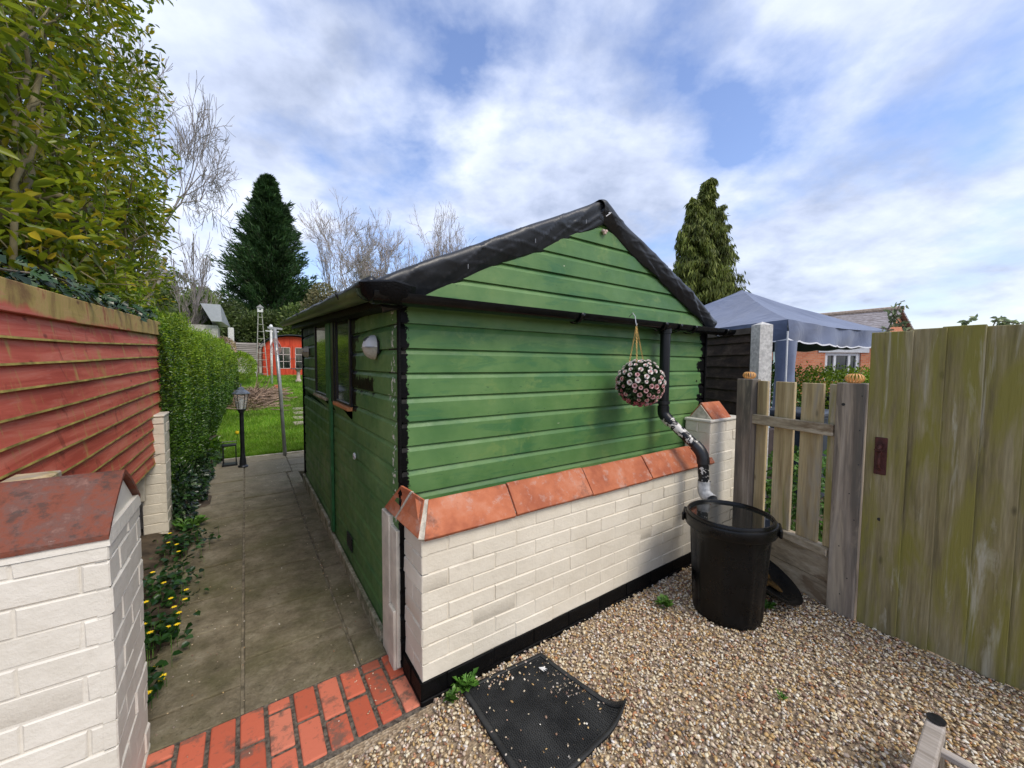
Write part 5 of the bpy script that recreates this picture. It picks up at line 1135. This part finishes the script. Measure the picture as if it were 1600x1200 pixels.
# back fence
bf = root('panel_fence', (.4, 27.8, .8), 'pale grey larch lap fence panel on a concrete gravel board left of the red cabin', 'fence')
GREYP = woodm('silver_fence', 0, [(.25, (.22, .19, .17)), (.5, (.36, .33, .30)), (.75, (.46, .43, .40))], 8)
b = MB()
for kk in range(13): b.add([(-2.4,27.85,1.20+kk*.112),(1.9,27.80,1.20+kk*.112),(1.9,27.85,1.31+kk*.112),(-2.4,27.90,1.31+kk*.112),(-2.4,27.93,1.20+kk*.112),(1.9,27.93,1.20+kk*.112),(1.9,27.93,1.31+kk*.112),(-2.4,27.93,1.31+kk*.112)], [(0,1,2,3),(7,6,5,4),(0,4,5,1),(3,2,6,7),(0,3,7,4),(1,5,6,2)])
b.build('panel', GREYP, bf); MB().box((-2.4, 27.80, .6), (1.9, 27.9, 1.19)).build('gravel_board', CONC, bf)
MB().box((.62, 27.74, .6), (.70, 27.80, 2.7)).build('post', simple('brown_post', (.16, .11, .09), .8), bf); MB().box((-.5, 27.74, .6), (-.42, 27.80, 2.7)).build('post', simple('brown_post2', (.16, .11, .09), .8), bf)
gr_ = root('glass_roof', (-1.3, 22, .6), 'pale grey sloping roof of a neighbouring outbuilding above the hedge', 'outbuilding')
MB().box((-2.2, 21.3, .6), (-.95, 23.2, 3.1)).build('wall', simple('pale_render', (.45, .43, .38), .8), gr_)
MB().add([(-1.5,21.0,3.98),(-.82,21.0,3.98),(-.78,21.0,3.25),(-1.15,21.0,3.25),(-1.5,23.4,4.05),(-.82,23.4,4.05),(-.55,23.4,3.2),(-1.2,23.4,3.2)], [(0,3,2,1),(0,1,5,4),(1,2,6,5),(2,3,7,6),(3,0,4,7),(4,5,6,7)]).build('roof', simple('pale_roof_sheet', (.42, .44, .47), .35, .06), gr_)
cp = root('concrete_post', (-.42, 18.65, .5), 'distant square concrete post standing above the hedge end', 'post'); MB().box((-.52, 18.57, .5), (-.33, 18.75, 2.84)).build('shaft', CONC, cp, bevel=.02)
# tapering white ladder with bird box
la = root('ladder', (.68, 22.7, .75), 'narrow white tapering ladder standing against the far shrubs', 'ladder')
for s in (-1, 1): MB().bar((.68+s*.24, 22.7, .72), (.66+s*.075, 22.75, 3.95), .030, .03).build('rail', simple('white_ladder_wood', (.38, .37, .33), .7), la)
wr0 = simple('white_rungs', (.36, .35, .31), .7)
for kk in range(9): f = (kk+.6)/9.2; MB().bar((.68-.24*(1-f)-.075*f, 22.71, .72+3.2*f), (.68+.24*(1-f)+.07*f, 22.71, .72+3.2*f), .022, .022).build('rung', wr0, la)
bb = root('bird_box', (.66, 22.75, 3.95), 'little white bird box with pitched roof on top of the ladder', 'bird box')
MB().box((.55, 22.65, 3.96), (.79, 22.87, 4.20)).build('box', simple('white_box', (.62, .62, .60), .6), bb); MB().add([(.50,22.6,4.17),(.84,22.6,4.17),(.67,22.6,4.33),(.50,22.92,4.17),(.84,22.92,4.17),(.67,22.92,4.33)], [(0,1,2),(5,4,3),(0,2,5,3),(1,4,5,2),(0,3,4,1)]).build('roof', simple('grey_roof', (.3, .3, .31), .6), bb)
MB().tube([(.67, 22.65, 4.09), (.67, 22.645, 4.09)], .04, 10).build('entrance_hole', BLACKM, bb)
# washing line poles
GALV = simple('galvanised_steel', (.36, .37, .37), .4, .2, 8, .2, metal=.5)
wp1 = root('washing_line_pole', (.50, 7.12, 0), 'grey steel washing line pole standing at the edge of the path', 'pole', None)
MB().tube([(.50, 7.14, -.1), (.455, 7.14, 1.0), (.395, 7.14, 2.03)], .026, 12).build('shaft', GALV, wp1, True)
MB().bar((.30, 7.14, 2.045), (.50, 7.14, 2.03), .02, .03).build('crossbar', GALV, wp1)
b = MB()
for kk in range(4): b.tube([(.40+(.045+.01*kk)*math.cos(a), 7.10-.01*kk, 1.78+.10*math.sin(a)-.02*kk) for a in np.linspace(0, 6.28, 14)], .004, 4, False)
b.build('rope_coil', simple('reddish_rope', (.45, .28, .25), .8), wp1)
wp2 = root('washing_line_pole', (.90, 18.9, .55), 'thin white washing line pole on the far lawn by the brick stack', 'pole', None)
MB().tube([(.90, 18.9, .5), (.92, 18.9, 2.85)], .045, 10).build('shaft', simple('white_pole', (.62, .61, .58), .5), wp2, True); MB().lathe([(.0001, 2.85), (.06, 2.87), (.08, 2.95), (.05, 3.05), (.0001, 3.08)], (.92, 18.9, 0), 12).build('finial', WHITEP, wp2, True)
MB().bar((.72, 18.9, 2.80), (1.20, 18.9, 2.78), .03, .03).build('crossbar', WHITEP, wp2)
ln = root('washing_line', (.6, 12, 2.4), 'thin washing line strung between the two poles', 'washing line'); MB().tube([(.40, 7.14, 2.03), (.55, 11, 2.20), (.92, 18.9, 2.82)], .003, 4).build('cord', WHITEP, ln)
# brush pile, brick stack, stepping stones, bird table
bp = root('brush_pile', (.45, 14.6, .33), 'heap of cut brown twigs and branches on the lawn', 'brush pile')
sg = []
for i in range(420):
    c_ = np.array([.25+rng.normal()*.26, 14.3+rng.normal()*.95, 0]); c_[2] = gz(c_[1])+.04+.24*rng.random()*math.exp(-((c_[0]-.4)**2)/.3-((c_[1]-14.4)**2)/2); d = unit(np.array([[rng.normal(), rng.normal()*.5, rng.normal()*.18]]))[0]*(.25+.4*rng.random()); sg.append([*(c_-d), *(c_+d), .013, .007])
V, F = segs_mesh(np.array(sg), 4); mesh_obj('twigs', V, F, simple('cut_twigs', (.30, .21, .15), .9, .5, 3, .3), bp)
P, D = ellip(1500, (.0, 13.0, .3), (.45, 1.2, .14), .6); V, F = leaf_mesh(P, D+rv(1500), rv(1500), .07, .03); mesh_obj('dead_leaves', V, F, leafm('dry_leaf', [(0, (.16, .11, .05)), (1, (.34, .27, .14))]), bp)
bk = root('brick_stack', (.98, 16.6, .43), 'small stack of orange bricks at the end of the twig heap', 'bricks')
for kk, (dx, dz) in enumerate(((-.16, 0), (.10, 0), (-.04, .08), (.0, .16))): MB().box((.98+dx-.13, 16.5, .44+dz), (.98+dx+.12, 16.7, .44+dz+.075)).build('brick', TERRA, bk, bevel=.008)
st_ = simple('stepping_stone', (.33, .29, .22), .85, .3, 10, .5)
for i, (x_, y_, lab) in enumerate(((1.30, 11.9, 'farthest'), (1.25, 11.2, 'second farthest'), (1.18, 10.5, 'second nearest'), (1.12, 9.8, 'nearest'))):
    t = root('stepping_stone', (x_, y_, float(gz(y_))), f'flat stepping stone in the lawn beside the shed, {lab} of the four', 'stepping stone', 'stepping stones in the lawn')
    MB().obox((x_, y_, float(gz(y_))+.015), (1, .05, 0), (-.05, 1, .0475), (0, -.0475, 1), .26, .17, .02).build('slab', st_, t, bevel=.01)
bt = root('bird_table', (1.90, 19.9, .6), 'stone pedestal bird table with a flat dark top beside the shed corner', 'bird table')
MB().lathe([(.12, .58), (.12, .7), (.08, .75), (.07, 1.1), (.12, 1.18), (.12, 1.2)], (1.98, 19.9, 0), 12).build('pedestal', simple('pale_stone', (.50, .40, .35), .85), bt, True); MB().box((1.70, 19.7, 1.20), (2.3, 20.1, 1.24)).build('tray', simple('dark_tray', (.10, .09, .09), .7), bt)
# lamp post
lp = root('lamp_post', (-.06, 6.66, 0), 'black garden lamp post with a glazed lantern head at the end of the path', 'lamp post'); LX, LY = -.058, 6.66
auto(MB().lathe([(.0001, .004), (.062, .004), (.064, .015), (.058, .024), (.044, .035), (.040, .10), (.034, .14), (.031, .17), (.029, .19), (.027, .22), (.026, .80), (.0001, .80)], (LX, LY, 0), 20).build('post', BLACKM, lp), 30)
lh = auto(MB().lathe([(.034, .78), (.036, .80), (.052, .825), (.055, .835), (.0001, .836)], (LX, LY, 0), 6).build('lantern', BLACKM, lp), 30)
b = MB()
for kk in range(6):
    a = math.pi/3*kk; b.tube([(LX+.052*math.cos(a), LY+.052*math.sin(a), .83), (LX+.088*math.cos(a), LY+.088*math.sin(a), 1.05)], .004, 5)
b.build('frame', BLACKM, lh); MB().lathe([(.051, .832), (.086, 1.05)], (LX, LY, 0), 6).build('glass', CLEAR, lh)
auto(MB().lathe([(.086, 1.045), (.110, 1.052), (.108, 1.062), (.060, 1.105), (.045, 1.112), (.040, 1.13), (.020, 1.145), (.008, 1.15), (.008, 1.19), (.0001, 1.20)], (LX, LY, 0), 6).build('lantern_roof', simple('grey_blue_metal', (.10, .12, .15), .35, .2, 20, .1), lh), 20)
MB().lathe([(.012, .84), (.012, .90), (.022, .93), (.024, .96), (.014, .985), (.0001, .99)], (LX, LY, 0), 10).build('bulb', simple('milky_bulb', (.6, .6, .58), .2, .05), lh, True)
cl = root('candle_lantern', (-.215, 6.86, 0), 'empty black metal candle lantern frame standing left of the lamp post', 'lantern'); b = MB(); LX2, LY2 = -.215, 6.86
for dx in (-.075, .075):
    for dy in (-.06, .06): b.bar((LX2+dx, LY2+dy, .01), (LX2+dx, LY2+dy, .30), .012, .012, (1, 0, 0))
b.build('frame', BLACKM, cl); MB().box((LX2-.09, LY2-.07, .005), (LX2+.09, LY2+.07, .03)).build('base', BLACKM, cl); MB().box((LX2-.085, LY2-.07, .29), (LX2+.085, LY2+.07, .31)).build('top', BLACKM, cl)
MB().tube([(LX2-.08, LY2, .30), (LX2-.085, LY2, .35), (LX2+.085, LY2, .35), (LX2+.08, LY2, .30)], .007, 6).build('handle', BLACKM, cl)
yt = root('yellow_tulip', (-.13, 7.0, 0), 'single yellow flower beside the lantern handle', 'flower'); MB().tube([(-.12, 7.45, 0), (-.13, 7.45, .36)], .003, 4).build('stem', WEED, yt); MB().lathe([(.004, .355), (.022, .37), (.026, .39), (.02, .41)], (-.13, 7.45, 0), 8).build('bloom', YEL, yt)

# grass
n = 90000; yy = 7.36+rng.random(n)**1.9*17.5; xx = rng.uniform(0, 1, n)*(yy*.17+.55)+(-.45-.0*yy); P = np.stack([xx, yy, gz(yy)-.005], 1)
D = np.stack([rng.normal(size=n)*.45, rng.normal(size=n)*.45, np.ones(n)], 1); sz = (.035+.045*rng.random(n))*(1+.05*(yy-7)); V, F = leaf_mesh(P, D, rv(n), sz, .005+.0011*(yy-7), 'blade')
tag(mesh_obj('grass', V, F, GRASS), 'long bright green grass of the lawn behind the shed', kind='stuff')

# ---------------------------------------------------------------- right side beyond the fence
pc_ = root('concrete_post', (3.55, 1.45, 0), 'pale square concrete fence post with a pointed top behind the picket post', 'post')
d1 = unit(np.array([[.46, .90, 0]]))[0]; d2 = np.array([d1[1], -d1[0], 0]); b = MB(); b.obox((3.56, 1.47, .91), d1, d2, (0, 0, 1.), .05, .058, .93)
c_ = np.array([3.56, 1.47, 1.84]); q_ = [c_+d1*su*.05+d2*sv*.058 for su, sv in ((-1,-1),(1,-1),(1,1),(-1,1))]; b.add(q_+[c_+np.array([0, 0, .028])], [(0,1,4),(1,2,4),(2,3,4),(3,0,4)]); b.build('shaft', CONC, pc_)
df = root('dark_fence', (3.9, 2.2, 0), 'dark brown overlapping board fence between the shed and the concrete post', 'fence')
b = MB(); s0 = np.array([3.56, 1.50, 0]); 
for kk in range(16):
    z0_ = .10+kk*.107
    for a0, a1 in ((.03, 1.1), (1.1, 2.2)):
        P0, P1 = s0+d1*a0, s0+d1*a1; o1 = -d2*.022; V = [P0+o1+np.array([0,0,z0_]), P1+o1+np.array([0,0,z0_]), P1-d2*.006+np.array([0,0,z0_+.118]), P0-d2*.006+np.array([0,0,z0_+.118]), P0+np.array([0,0,z0_]), P1+np.array([0,0,z0_]), P1+np.array([0,0,z0_+.118]), P0+np.array([0,0,z0_+.118])]
        b.add(V, [(0,1,2,3),(4,7,6,5),(0,4,5,1),(3,2,6,7),(0,3,7,4),(1,5,6,2)])
b.build('boards', DARKW, df); b = MB(); b.bar(s0+d1*.03+np.array([0, 0, 1.80])-d2*.012, s0+d1*2.2+np.array([0, 0, 1.80])-d2*.012, .045, .05); b.build('top_rail', simple('grey_brown_rail', (.10, .08, .065), .85), df)
# gazebo
NAVY = M('navy_canopy'); nx_ = NAVY.noise(2, 4); NAVY.base(NAVY.ramp(nx_, [(.3, (.085, .11, .185)), (.7, (.125, .155, .245))])); NAVY.rough(.55); NAVY.b.inputs['Sheen Weight'].default_value = .3; NAVY.bump(NAVY.noise(2.5, 3, .5, None, 1.0), .35, .05); NAVY = NAVY.m
gzb = root('gazebo', (7.2, 3.4, 0), 'navy blue pop up gazebo with a white trimmed scalloped valance', 'gazebo')
A0 = np.array([5.93, 2.14]); Bv = np.array([9.35, 1.75]); ex_ = (Bv-A0); ex_ = ex_/np.linalg.norm(ex_); ey_ = np.array([-ex_[1], ex_[0]]); W = 3.2
Bc = A0+ex_*W; Cc = A0+ex_*W+ey_*W; Dc = A0+ey_*W; ctr = A0+(ex_+ey_)*W/2; ZE, ZP = 2.12, 2.92
corners = [A0, Bc, Cc, Dc]; V = []; F = []
ns = 16
for i in range(4):
    a, c_ = corners[i], corners[(i+1) % 4]; b0 = len(V)
    for r in range(ns+1):
        t = r/ns
        for s in range(ns+1):
            u_ = s/ns; e_ = a*(1-u_)+c_*u_; p = e_*(1-t)+ctr*t; zz_ = ZE+(ZP-ZE)*t-.10*math.sin(math.pi*u_)*(1-t)*t*1.5-.045*math.sin(math.pi*t)-.05*math.sin(math.pi*u_)*(1-t)+.012*mnoise.noise(Vector((e_[0]*2, e_[1]*2, t*4))); V.append((p[0], p[1], zz_))
    for r in range(ns):
        for s in range(ns): k_ = b0+r*(ns+1)+s; F.append((k_, k_+1, k_+ns+2, k_+ns+1))
MB().add(V, F).build('canopy', NAVY, gzb, True)
V = []; F = []; TV = []; TF = []; n = 96
for i in range(4):
    a, c_ = corners[i], corners[(i+1) % 4]; outn = unit(np.array([[*( (a+c_)/2-ctr)]]))[0]; b0 = len(V); b1 = len(TV)
    for s in range(n+1):
        u_ = s/n; e_ = a*(1-u_)+c_*u_+outn*(.012*math.sin(u_*37)+.02*math.sin(u_*9)); zt = ZE-.05*math.sin(math.pi*u_); zb_ = zt-.26-.022*abs(math.sin(u_*math.pi*9))
        for q in (0, .33, .66, 1): V.append((e_[0]+outn[0]*.03*math.sin(q*3+u_*14)*q, e_[1]+outn[1]*.03*math.sin(q*3+u_*14)*q, zt+(zb_-zt)*q))
        x_, y_ = V[-1][0]+outn[0]*.003, V[-1][1]+outn[1]*.003; TV += [(x_, y_, zb_+.014), (x_, y_, zb_-.006)]
    for s in range(n):
        for q in range(3): k_ = b0+s*4+q; F.append((k_, k_+1, k_+5, k_+4))
        TF.append((b1+2*s, b1+2*s+1, b1+2*s+3, b1+2*s+2))
MB().add(V, F).build('valance', NAVY, gzb, True); MB().add(TV, TF).build('white_trim', simple('white_trim', (.75, .76, .8), .6, .05), gzb, True)
for i, p in enumerate(corners):
    q_ = p+(ctr-p)/np.linalg.norm(ctr-p)*.09; lg = MB().box((q_[0]-.022, q_[1]-.022, 0), (q_[0]+.022, q_[1]+.022, 2.05)).build('leg', WHITEP, gzb)
    if i == 0:
        V = []; F = []
        for kk in range(13):
            zz_ = 1.84*kk/12
            for a in range(12): an = 2*math.pi*a/12; r = .115+.010*math.sin(an*4+kk); V.append((q_[0]+.05+r*math.cos(an)*1.25, q_[1]-.0+r*math.sin(an)*1.0, zz_))
        for kk in range(12):
            for a in range(12): F.append((kk*12+a, kk*12+(a+1) % 12, (kk+1)*12+(a+1) % 12, (kk+1)*12+a))
        MB().add(V, F).build('side_curtain', NAVY, lg, True)
        MB().tube([(A0[0]-.16, A0[1]-.06, 1.95), (A0[0]-.15, A0[1]-.06, .3)], .011, 6).build('tie_cord', WHITEP, lg)
# brick house
BR = M('red_house_brick'); bt_ = BR.n('ShaderNodeTexBrick'); BR.l(BR.pos((1, 1, 1), (R_(90), 0, 0)), bt_.inputs[0]); bt_.inputs['Scale'].default_value = 4.2
for i, c_ in ((1, (.58, .17, .075)), (2, (.70, .28, .14)), (3, (.46, .38, .30))): bt_.inputs[i].default_value = (*c_, 1)
bt_.inputs['Mortar Size'].default_value = .014; BR.base(BR.mix(.4, bt_.outputs[0], BR.ramp(BR.noise(1.4, 5, .7), [(.3, .5), (.7, 1.)]), 'MULTIPLY')); BR.rough(.9); BR = BR.m
hs = root('brick_house', (17, 4.5, 0), 'red brick single storey house with tiled roof and white window behind the gazebo', 'house')
hu = unit(np.array([[2.2, -1.45, 0]]))[0]; hv = np.array([-hu[1], hu[0], 0]); H0 = np.array([15.0, 5.45, 0])
def hbox(mb, s0, s1, n0, n1, z0, z1): return mb.obox(H0+hu*(s0+s1)/2+hv*(n0+n1)/2+np.array([0, 0, (z0+z1)/2]), hu, hv, (0, 0, 1.), (s1-s0)/2, (n1-n0)/2, (z1-z0)/2)
b = MB(); ws0, ws1, wz0, wz1 = 1.38, 2.62, 1.00, 1.96
hbox(b, -3.0, ws0, 0, 5, 0, 2.62); hbox(b, ws1, 4.05, 0, 5, 0, 2.62); hbox(b, ws0, ws1, 0, 5, 0, wz0); hbox(b, ws0, ws1, 0, 5, wz1, 2.62); hbox(b, ws0, ws1, .3, 5, wz0, wz1)
k_ = len(b.v); E0 = H0+hu*4.05; b.add([E0+np.array([0,0,2.62]), E0+hv*5+np.array([0,0,2.62]), E0+hv*2.5+np.array([0,0,2.9]), E0-hu*.2+np.array([0,0,2.62]), E0-hu*.2+hv*5+np.array([0,0,2.62]), E0-hu*.2+hv*2.5+np.array([0,0,2.9])], [(0,1,2),(5,4,3),(0,2,5,3),(1,4,5,2)])
b.build('wall', BR, hs)
ROOFT = M('brown_roof_tile'); ROOFT.base(ROOFT.ramp(ROOFT.noise(6, 5, .7, ROOFT.pos((1, 1, 3))), [(.3, (.20, .17, .16)), (.7, (.36, .33, .33))])); ROOFT.rough(.8); w_n = ROOFT.n('ShaderNodeTexWave', bands_direction='Z'); w_n.inputs['Scale'].default_value = 3.5; ROOFT.l(ROOFT.pos(), w_n.inputs[0]); ROOFT.bump(w_n.outputs['Fac'], .6, .03); ROOFT = ROOFT.m
def roofq(n0, z0, n1, z1, s0=-3.2, s1=4.35):
    P = [H0+hu*s0+hv*n0+np.array([0,0,z0]), H0+hu*s1+hv*n0+np.array([0,0,z0]), H0+hu*s1+hv*n1+np.array([0,0,z1]), H0+hu*s0+hv*n1+np.array([0,0,z1])]; Q = [p+np.array([0,0,-.07]) for p in P]; return MB().add(P+Q, [(0,1,2,3),(7,6,5,4),(0,4,5,1),(1,5,6,2),(2,6,7,3),(3,7,4,0)])
roofq(-.3, 2.56, 2.5, 3.0).build('roof', ROOFT, hs); roofq(5.3, 2.56, 2.5, 3.0).build('roof', ROOFT, hs)
ap, le, re_, rl = np.array([22.35, 4.14, 3.71]), np.array([20.96, 4.20, 2.95]), np.array([24.45, 4.10, 2.95]), np.array([22.48, 5.9, 3.80])
dv = rl-ap; dv[2] = 0; dv = dv/np.linalg.norm(dv)*3.2
V = [le, re_, ap, le*[1,1,0], re_*[1,1,0]]; V = V+[v+dv for v in V]
MB().add(V, [(3,4,1,2,0), (5,7,6,9,8), (3,0,5,8), (4,9,6,1)]).build('wing_wall', BR, hs)
up_ = np.array([0, 0, .09]); b = MB()
for e0 in (le, re_):
    P = [e0+(e0-ap)*.12-dv*.05, ap-dv*.05, ap+dv, e0+(e0-ap)*.12+dv]; P = [p+up_ for p in P]; b.add(P+[p+up_ for p in P], [(0,1,2,3),(7,6,5,4),(0,4,5,1),(1,5,6,2),(2,6,7,3),(3,7,4,0)])
b.build('wing_roof', ROOFT, hs)
MB().tube([ap-dv*.06+up_*2.2, ap+dv+up_*2.2], .11, 8).build('wing_ridge', simple('pale_ridge_tile', (.42, .32, .24), .8), hs)
wn_ = MB()
for (a, c_, z0, z1) in ((ws0, ws0+.12, wz0, wz1), (ws1-.12, ws1, wz0, wz1), (ws0+.12, ws1-.12, wz0, wz0+.09), (ws0+.12, ws1-.12, wz1-.09, wz1), (1.72, 1.80, wz0+.09, wz1-.09), (2.22, 2.30, wz0+.09, wz1-.09)): hbox(wn_, a, c_, .05, .13, z0, z1)
wf_ = wn_.build('window', WHITEP, hs); hbox(MB(), ws0+.05, ws1-.05, .10, .115, wz0+.05, wz1-.05).build('pane', GLASS, wf_); hbox(MB(), ws0-.25, ws1+.25, -.03, .06, wz1+.01, wz1+.17).build('lintel', WHITEP, wf_)
hbox(MB(), -.42, .08, -.02, .03, 0, 2.1).build('door', simple('pale_mint_door', (.45, .60, .56), .5, .05), hs)
# low hedge beyond gate, bins, pot, plants
lh2 = root('low_hedge', (8.6, 2.6, 0), 'low fresh green hedge in front of the brick house', 'hedge')
n = 9000; P = np.stack([7.6+rng.random(n)*2.4, 3.2-rng.random(n)*1.6, .2+1.24*rng.random(n)**.6+.05*rng.normal(size=n)], 1); V, F = leaf_mesh(P, rv(n)+np.array([-.3, -.3, .5]), rv(n), .05, .028); mesh_obj('foliage', V, F, PNEW, lh2)
P = np.stack([8.6+rng.random(n)*2.4, 2.4-rng.random(n)*1.6, .2+1.12*rng.random(n)**.6+.05*rng.normal(size=n)], 1); V, F = leaf_mesh(P, rv(n)+np.array([-.3, -.3, .5]), rv(n), .05, .028); mesh_obj('foliage', V, F, PRIV, lh2)
MB().box((7.8, 1.2, 0), (10.4, 2.6, 1.0)).build('added_dark_core', simple('dark_hedge_core', (.015, .025, .01), .95), lh2)  # plain dark box added to fill the inside of the hedge
sb = root('storage_bin', (5.3, 2.2, 0), 'dark slate blue plastic storage bin behind the picket gaps', 'storage bin')
MB().box((5.0, 1.52, 0), (5.55, 1.98, .93)).build('body', simple('slate_plastic', (.03, .04, .05), .45), sb, bevel=.02, seg=2); MB().box((4.96, 1.48, .935), (5.59, 2.02, 1.0)).build('lid', simple('blue_grey_lid', (.05, .06, .075), .4), sb, bevel=.02, seg=2)
sb2 = root('water_tub', (4.95, 2.2, 0), 'pale blue tub half hidden behind the picket panel', 'tub'); auto(MB().lathe([(.0001, 0), (.14, 0), (.17, .8), (.18, .82), (.16, .83), (.0001, .80)], (4.72, 2.02, 0), 20).build('tub_body', simple('pale_blue_plastic', (.22, .34, .42), .5), sb2))
tp = root('terracotta_pot', (4.1, 1.7, 0), 'orange terracotta pot glimpsed between the pickets', 'plant pot'); auto(MB().lathe([(.0001, .0), (.07, 0), (.095, .16), (.105, .16), (.105, .20), (.09, .20), (.085, .15), (.0001, .14)], (4.15, 1.78, .88), 18).build('pot', TERRA, tp)); MB().box((3.95, 1.6, 0), (4.35, 1.95, .878)).build('stand', simple('dark_stand', (.05, .035, .03), .8), tp)
ivs = root('shrub', (4.0, 1.3, 0), 'leafy plants seen low through the gaps of the picket panel', 'plant')
n = 1500; P, D = ellip(n, (3.85, 1.18, .38), (.45, .45, .42), .5); P[:, 2] = np.abs(P[:, 2]); V, F = leaf_mesh(P, D+rv(n), rv(n)+np.array([-.5, -.3, 1]), .055, .04, 'lobed'); mesh_obj('leaves', V, F, WEED, ivs)
gc = root('shrub', (5.9, 3.1, 0), 'dark green bush behind the concrete post and gazebo leg', 'shrub')
n = 6000; P, D = ellip(n, (6.6, 3.0, .9), (.9, .8, .75), .7); V, F = leaf_mesh(P, D+rv(n)*.7, rv(n), .06, .035); mesh_obj('foliage', V, F, PRIV, gc); MB().tube([(6.6, 3.0, 0), (6.6, 3.0, 1)], .05, 6).build('stem', BARK, gc)
# elder shoots above the gate
ELD = leafm('elder_leaf', [(0, (.18, .24, .12)), (.6, (.32, .40, .20)), (1, (.45, .50, .28))], cs=5)
eld = root('elder_shrub', (4.6, .2, 0), 'thin leafy elder shoots poking above the top of the tall gate', 'shrub')
sg = []; LP = []
def shoot(pts, nl=6):
    for a, c_ in zip(pts[:-1], pts[1:]):
        sg.append([*a, *c_, .006, .004])
        for q in np.linspace(.1, 1, nl): LP.append(np.array(a)+(np.array(c_)-np.array(a))*q)
K = lambda u_, v_, dep: tuple(np.array([0, 0, 1.5])+dep*np.array([(.822*(u_-800)+.024*(600-v_)*1)/601+.569, (-.57*(u_-800)+.046*(600-v_))/601+.821, (.007*(u_-800)+.999*(600-v_))/601-.052]))
# shoots described in metres around x=4.3 m, 1.4 m behind the gate
E_ = [((4.30, .88, 1.2), (4.34, .86, 1.78), (4.40, .80, 2.02)), ((4.36, .80, 1.2), (4.37, .76, 1.80), (4.33, .84, 1.95)), ((4.40, .52, 1.2), (4.40, .50, 1.75), (4.42, .42, 1.86)), ((4.30, .45, 1.3), (4.32, .30, 1.83), (4.36, .20, 1.80)), ((4.30, .15, 1.2), (4.32, .08, 1.74), (4.36, .0, 1.80)), ((4.30, .62, 1.3), (4.32, .60, 1.76))]
for e_ in E_: shoot([np.array(q) for q in e_])
V, F = segs_mesh(np.array(sg), 4); mesh_obj('stems', V, F, BARK, eld)
LPa = np.array([p for p in LP if p[2] > 1.62]); LPa = np.repeat(LPa, 5, 0); n = len(LPa); V, F = leaf_mesh(LPa+rng.normal(size=(n, 3))*.012, rv(n), rv(n), .03+.03*rng.random(n), .022, 'oval'); mesh_obj('leaves', V, F, ELD, eld)

for o in bpy.data.objects:
    if '_b' in o: del o['_b']
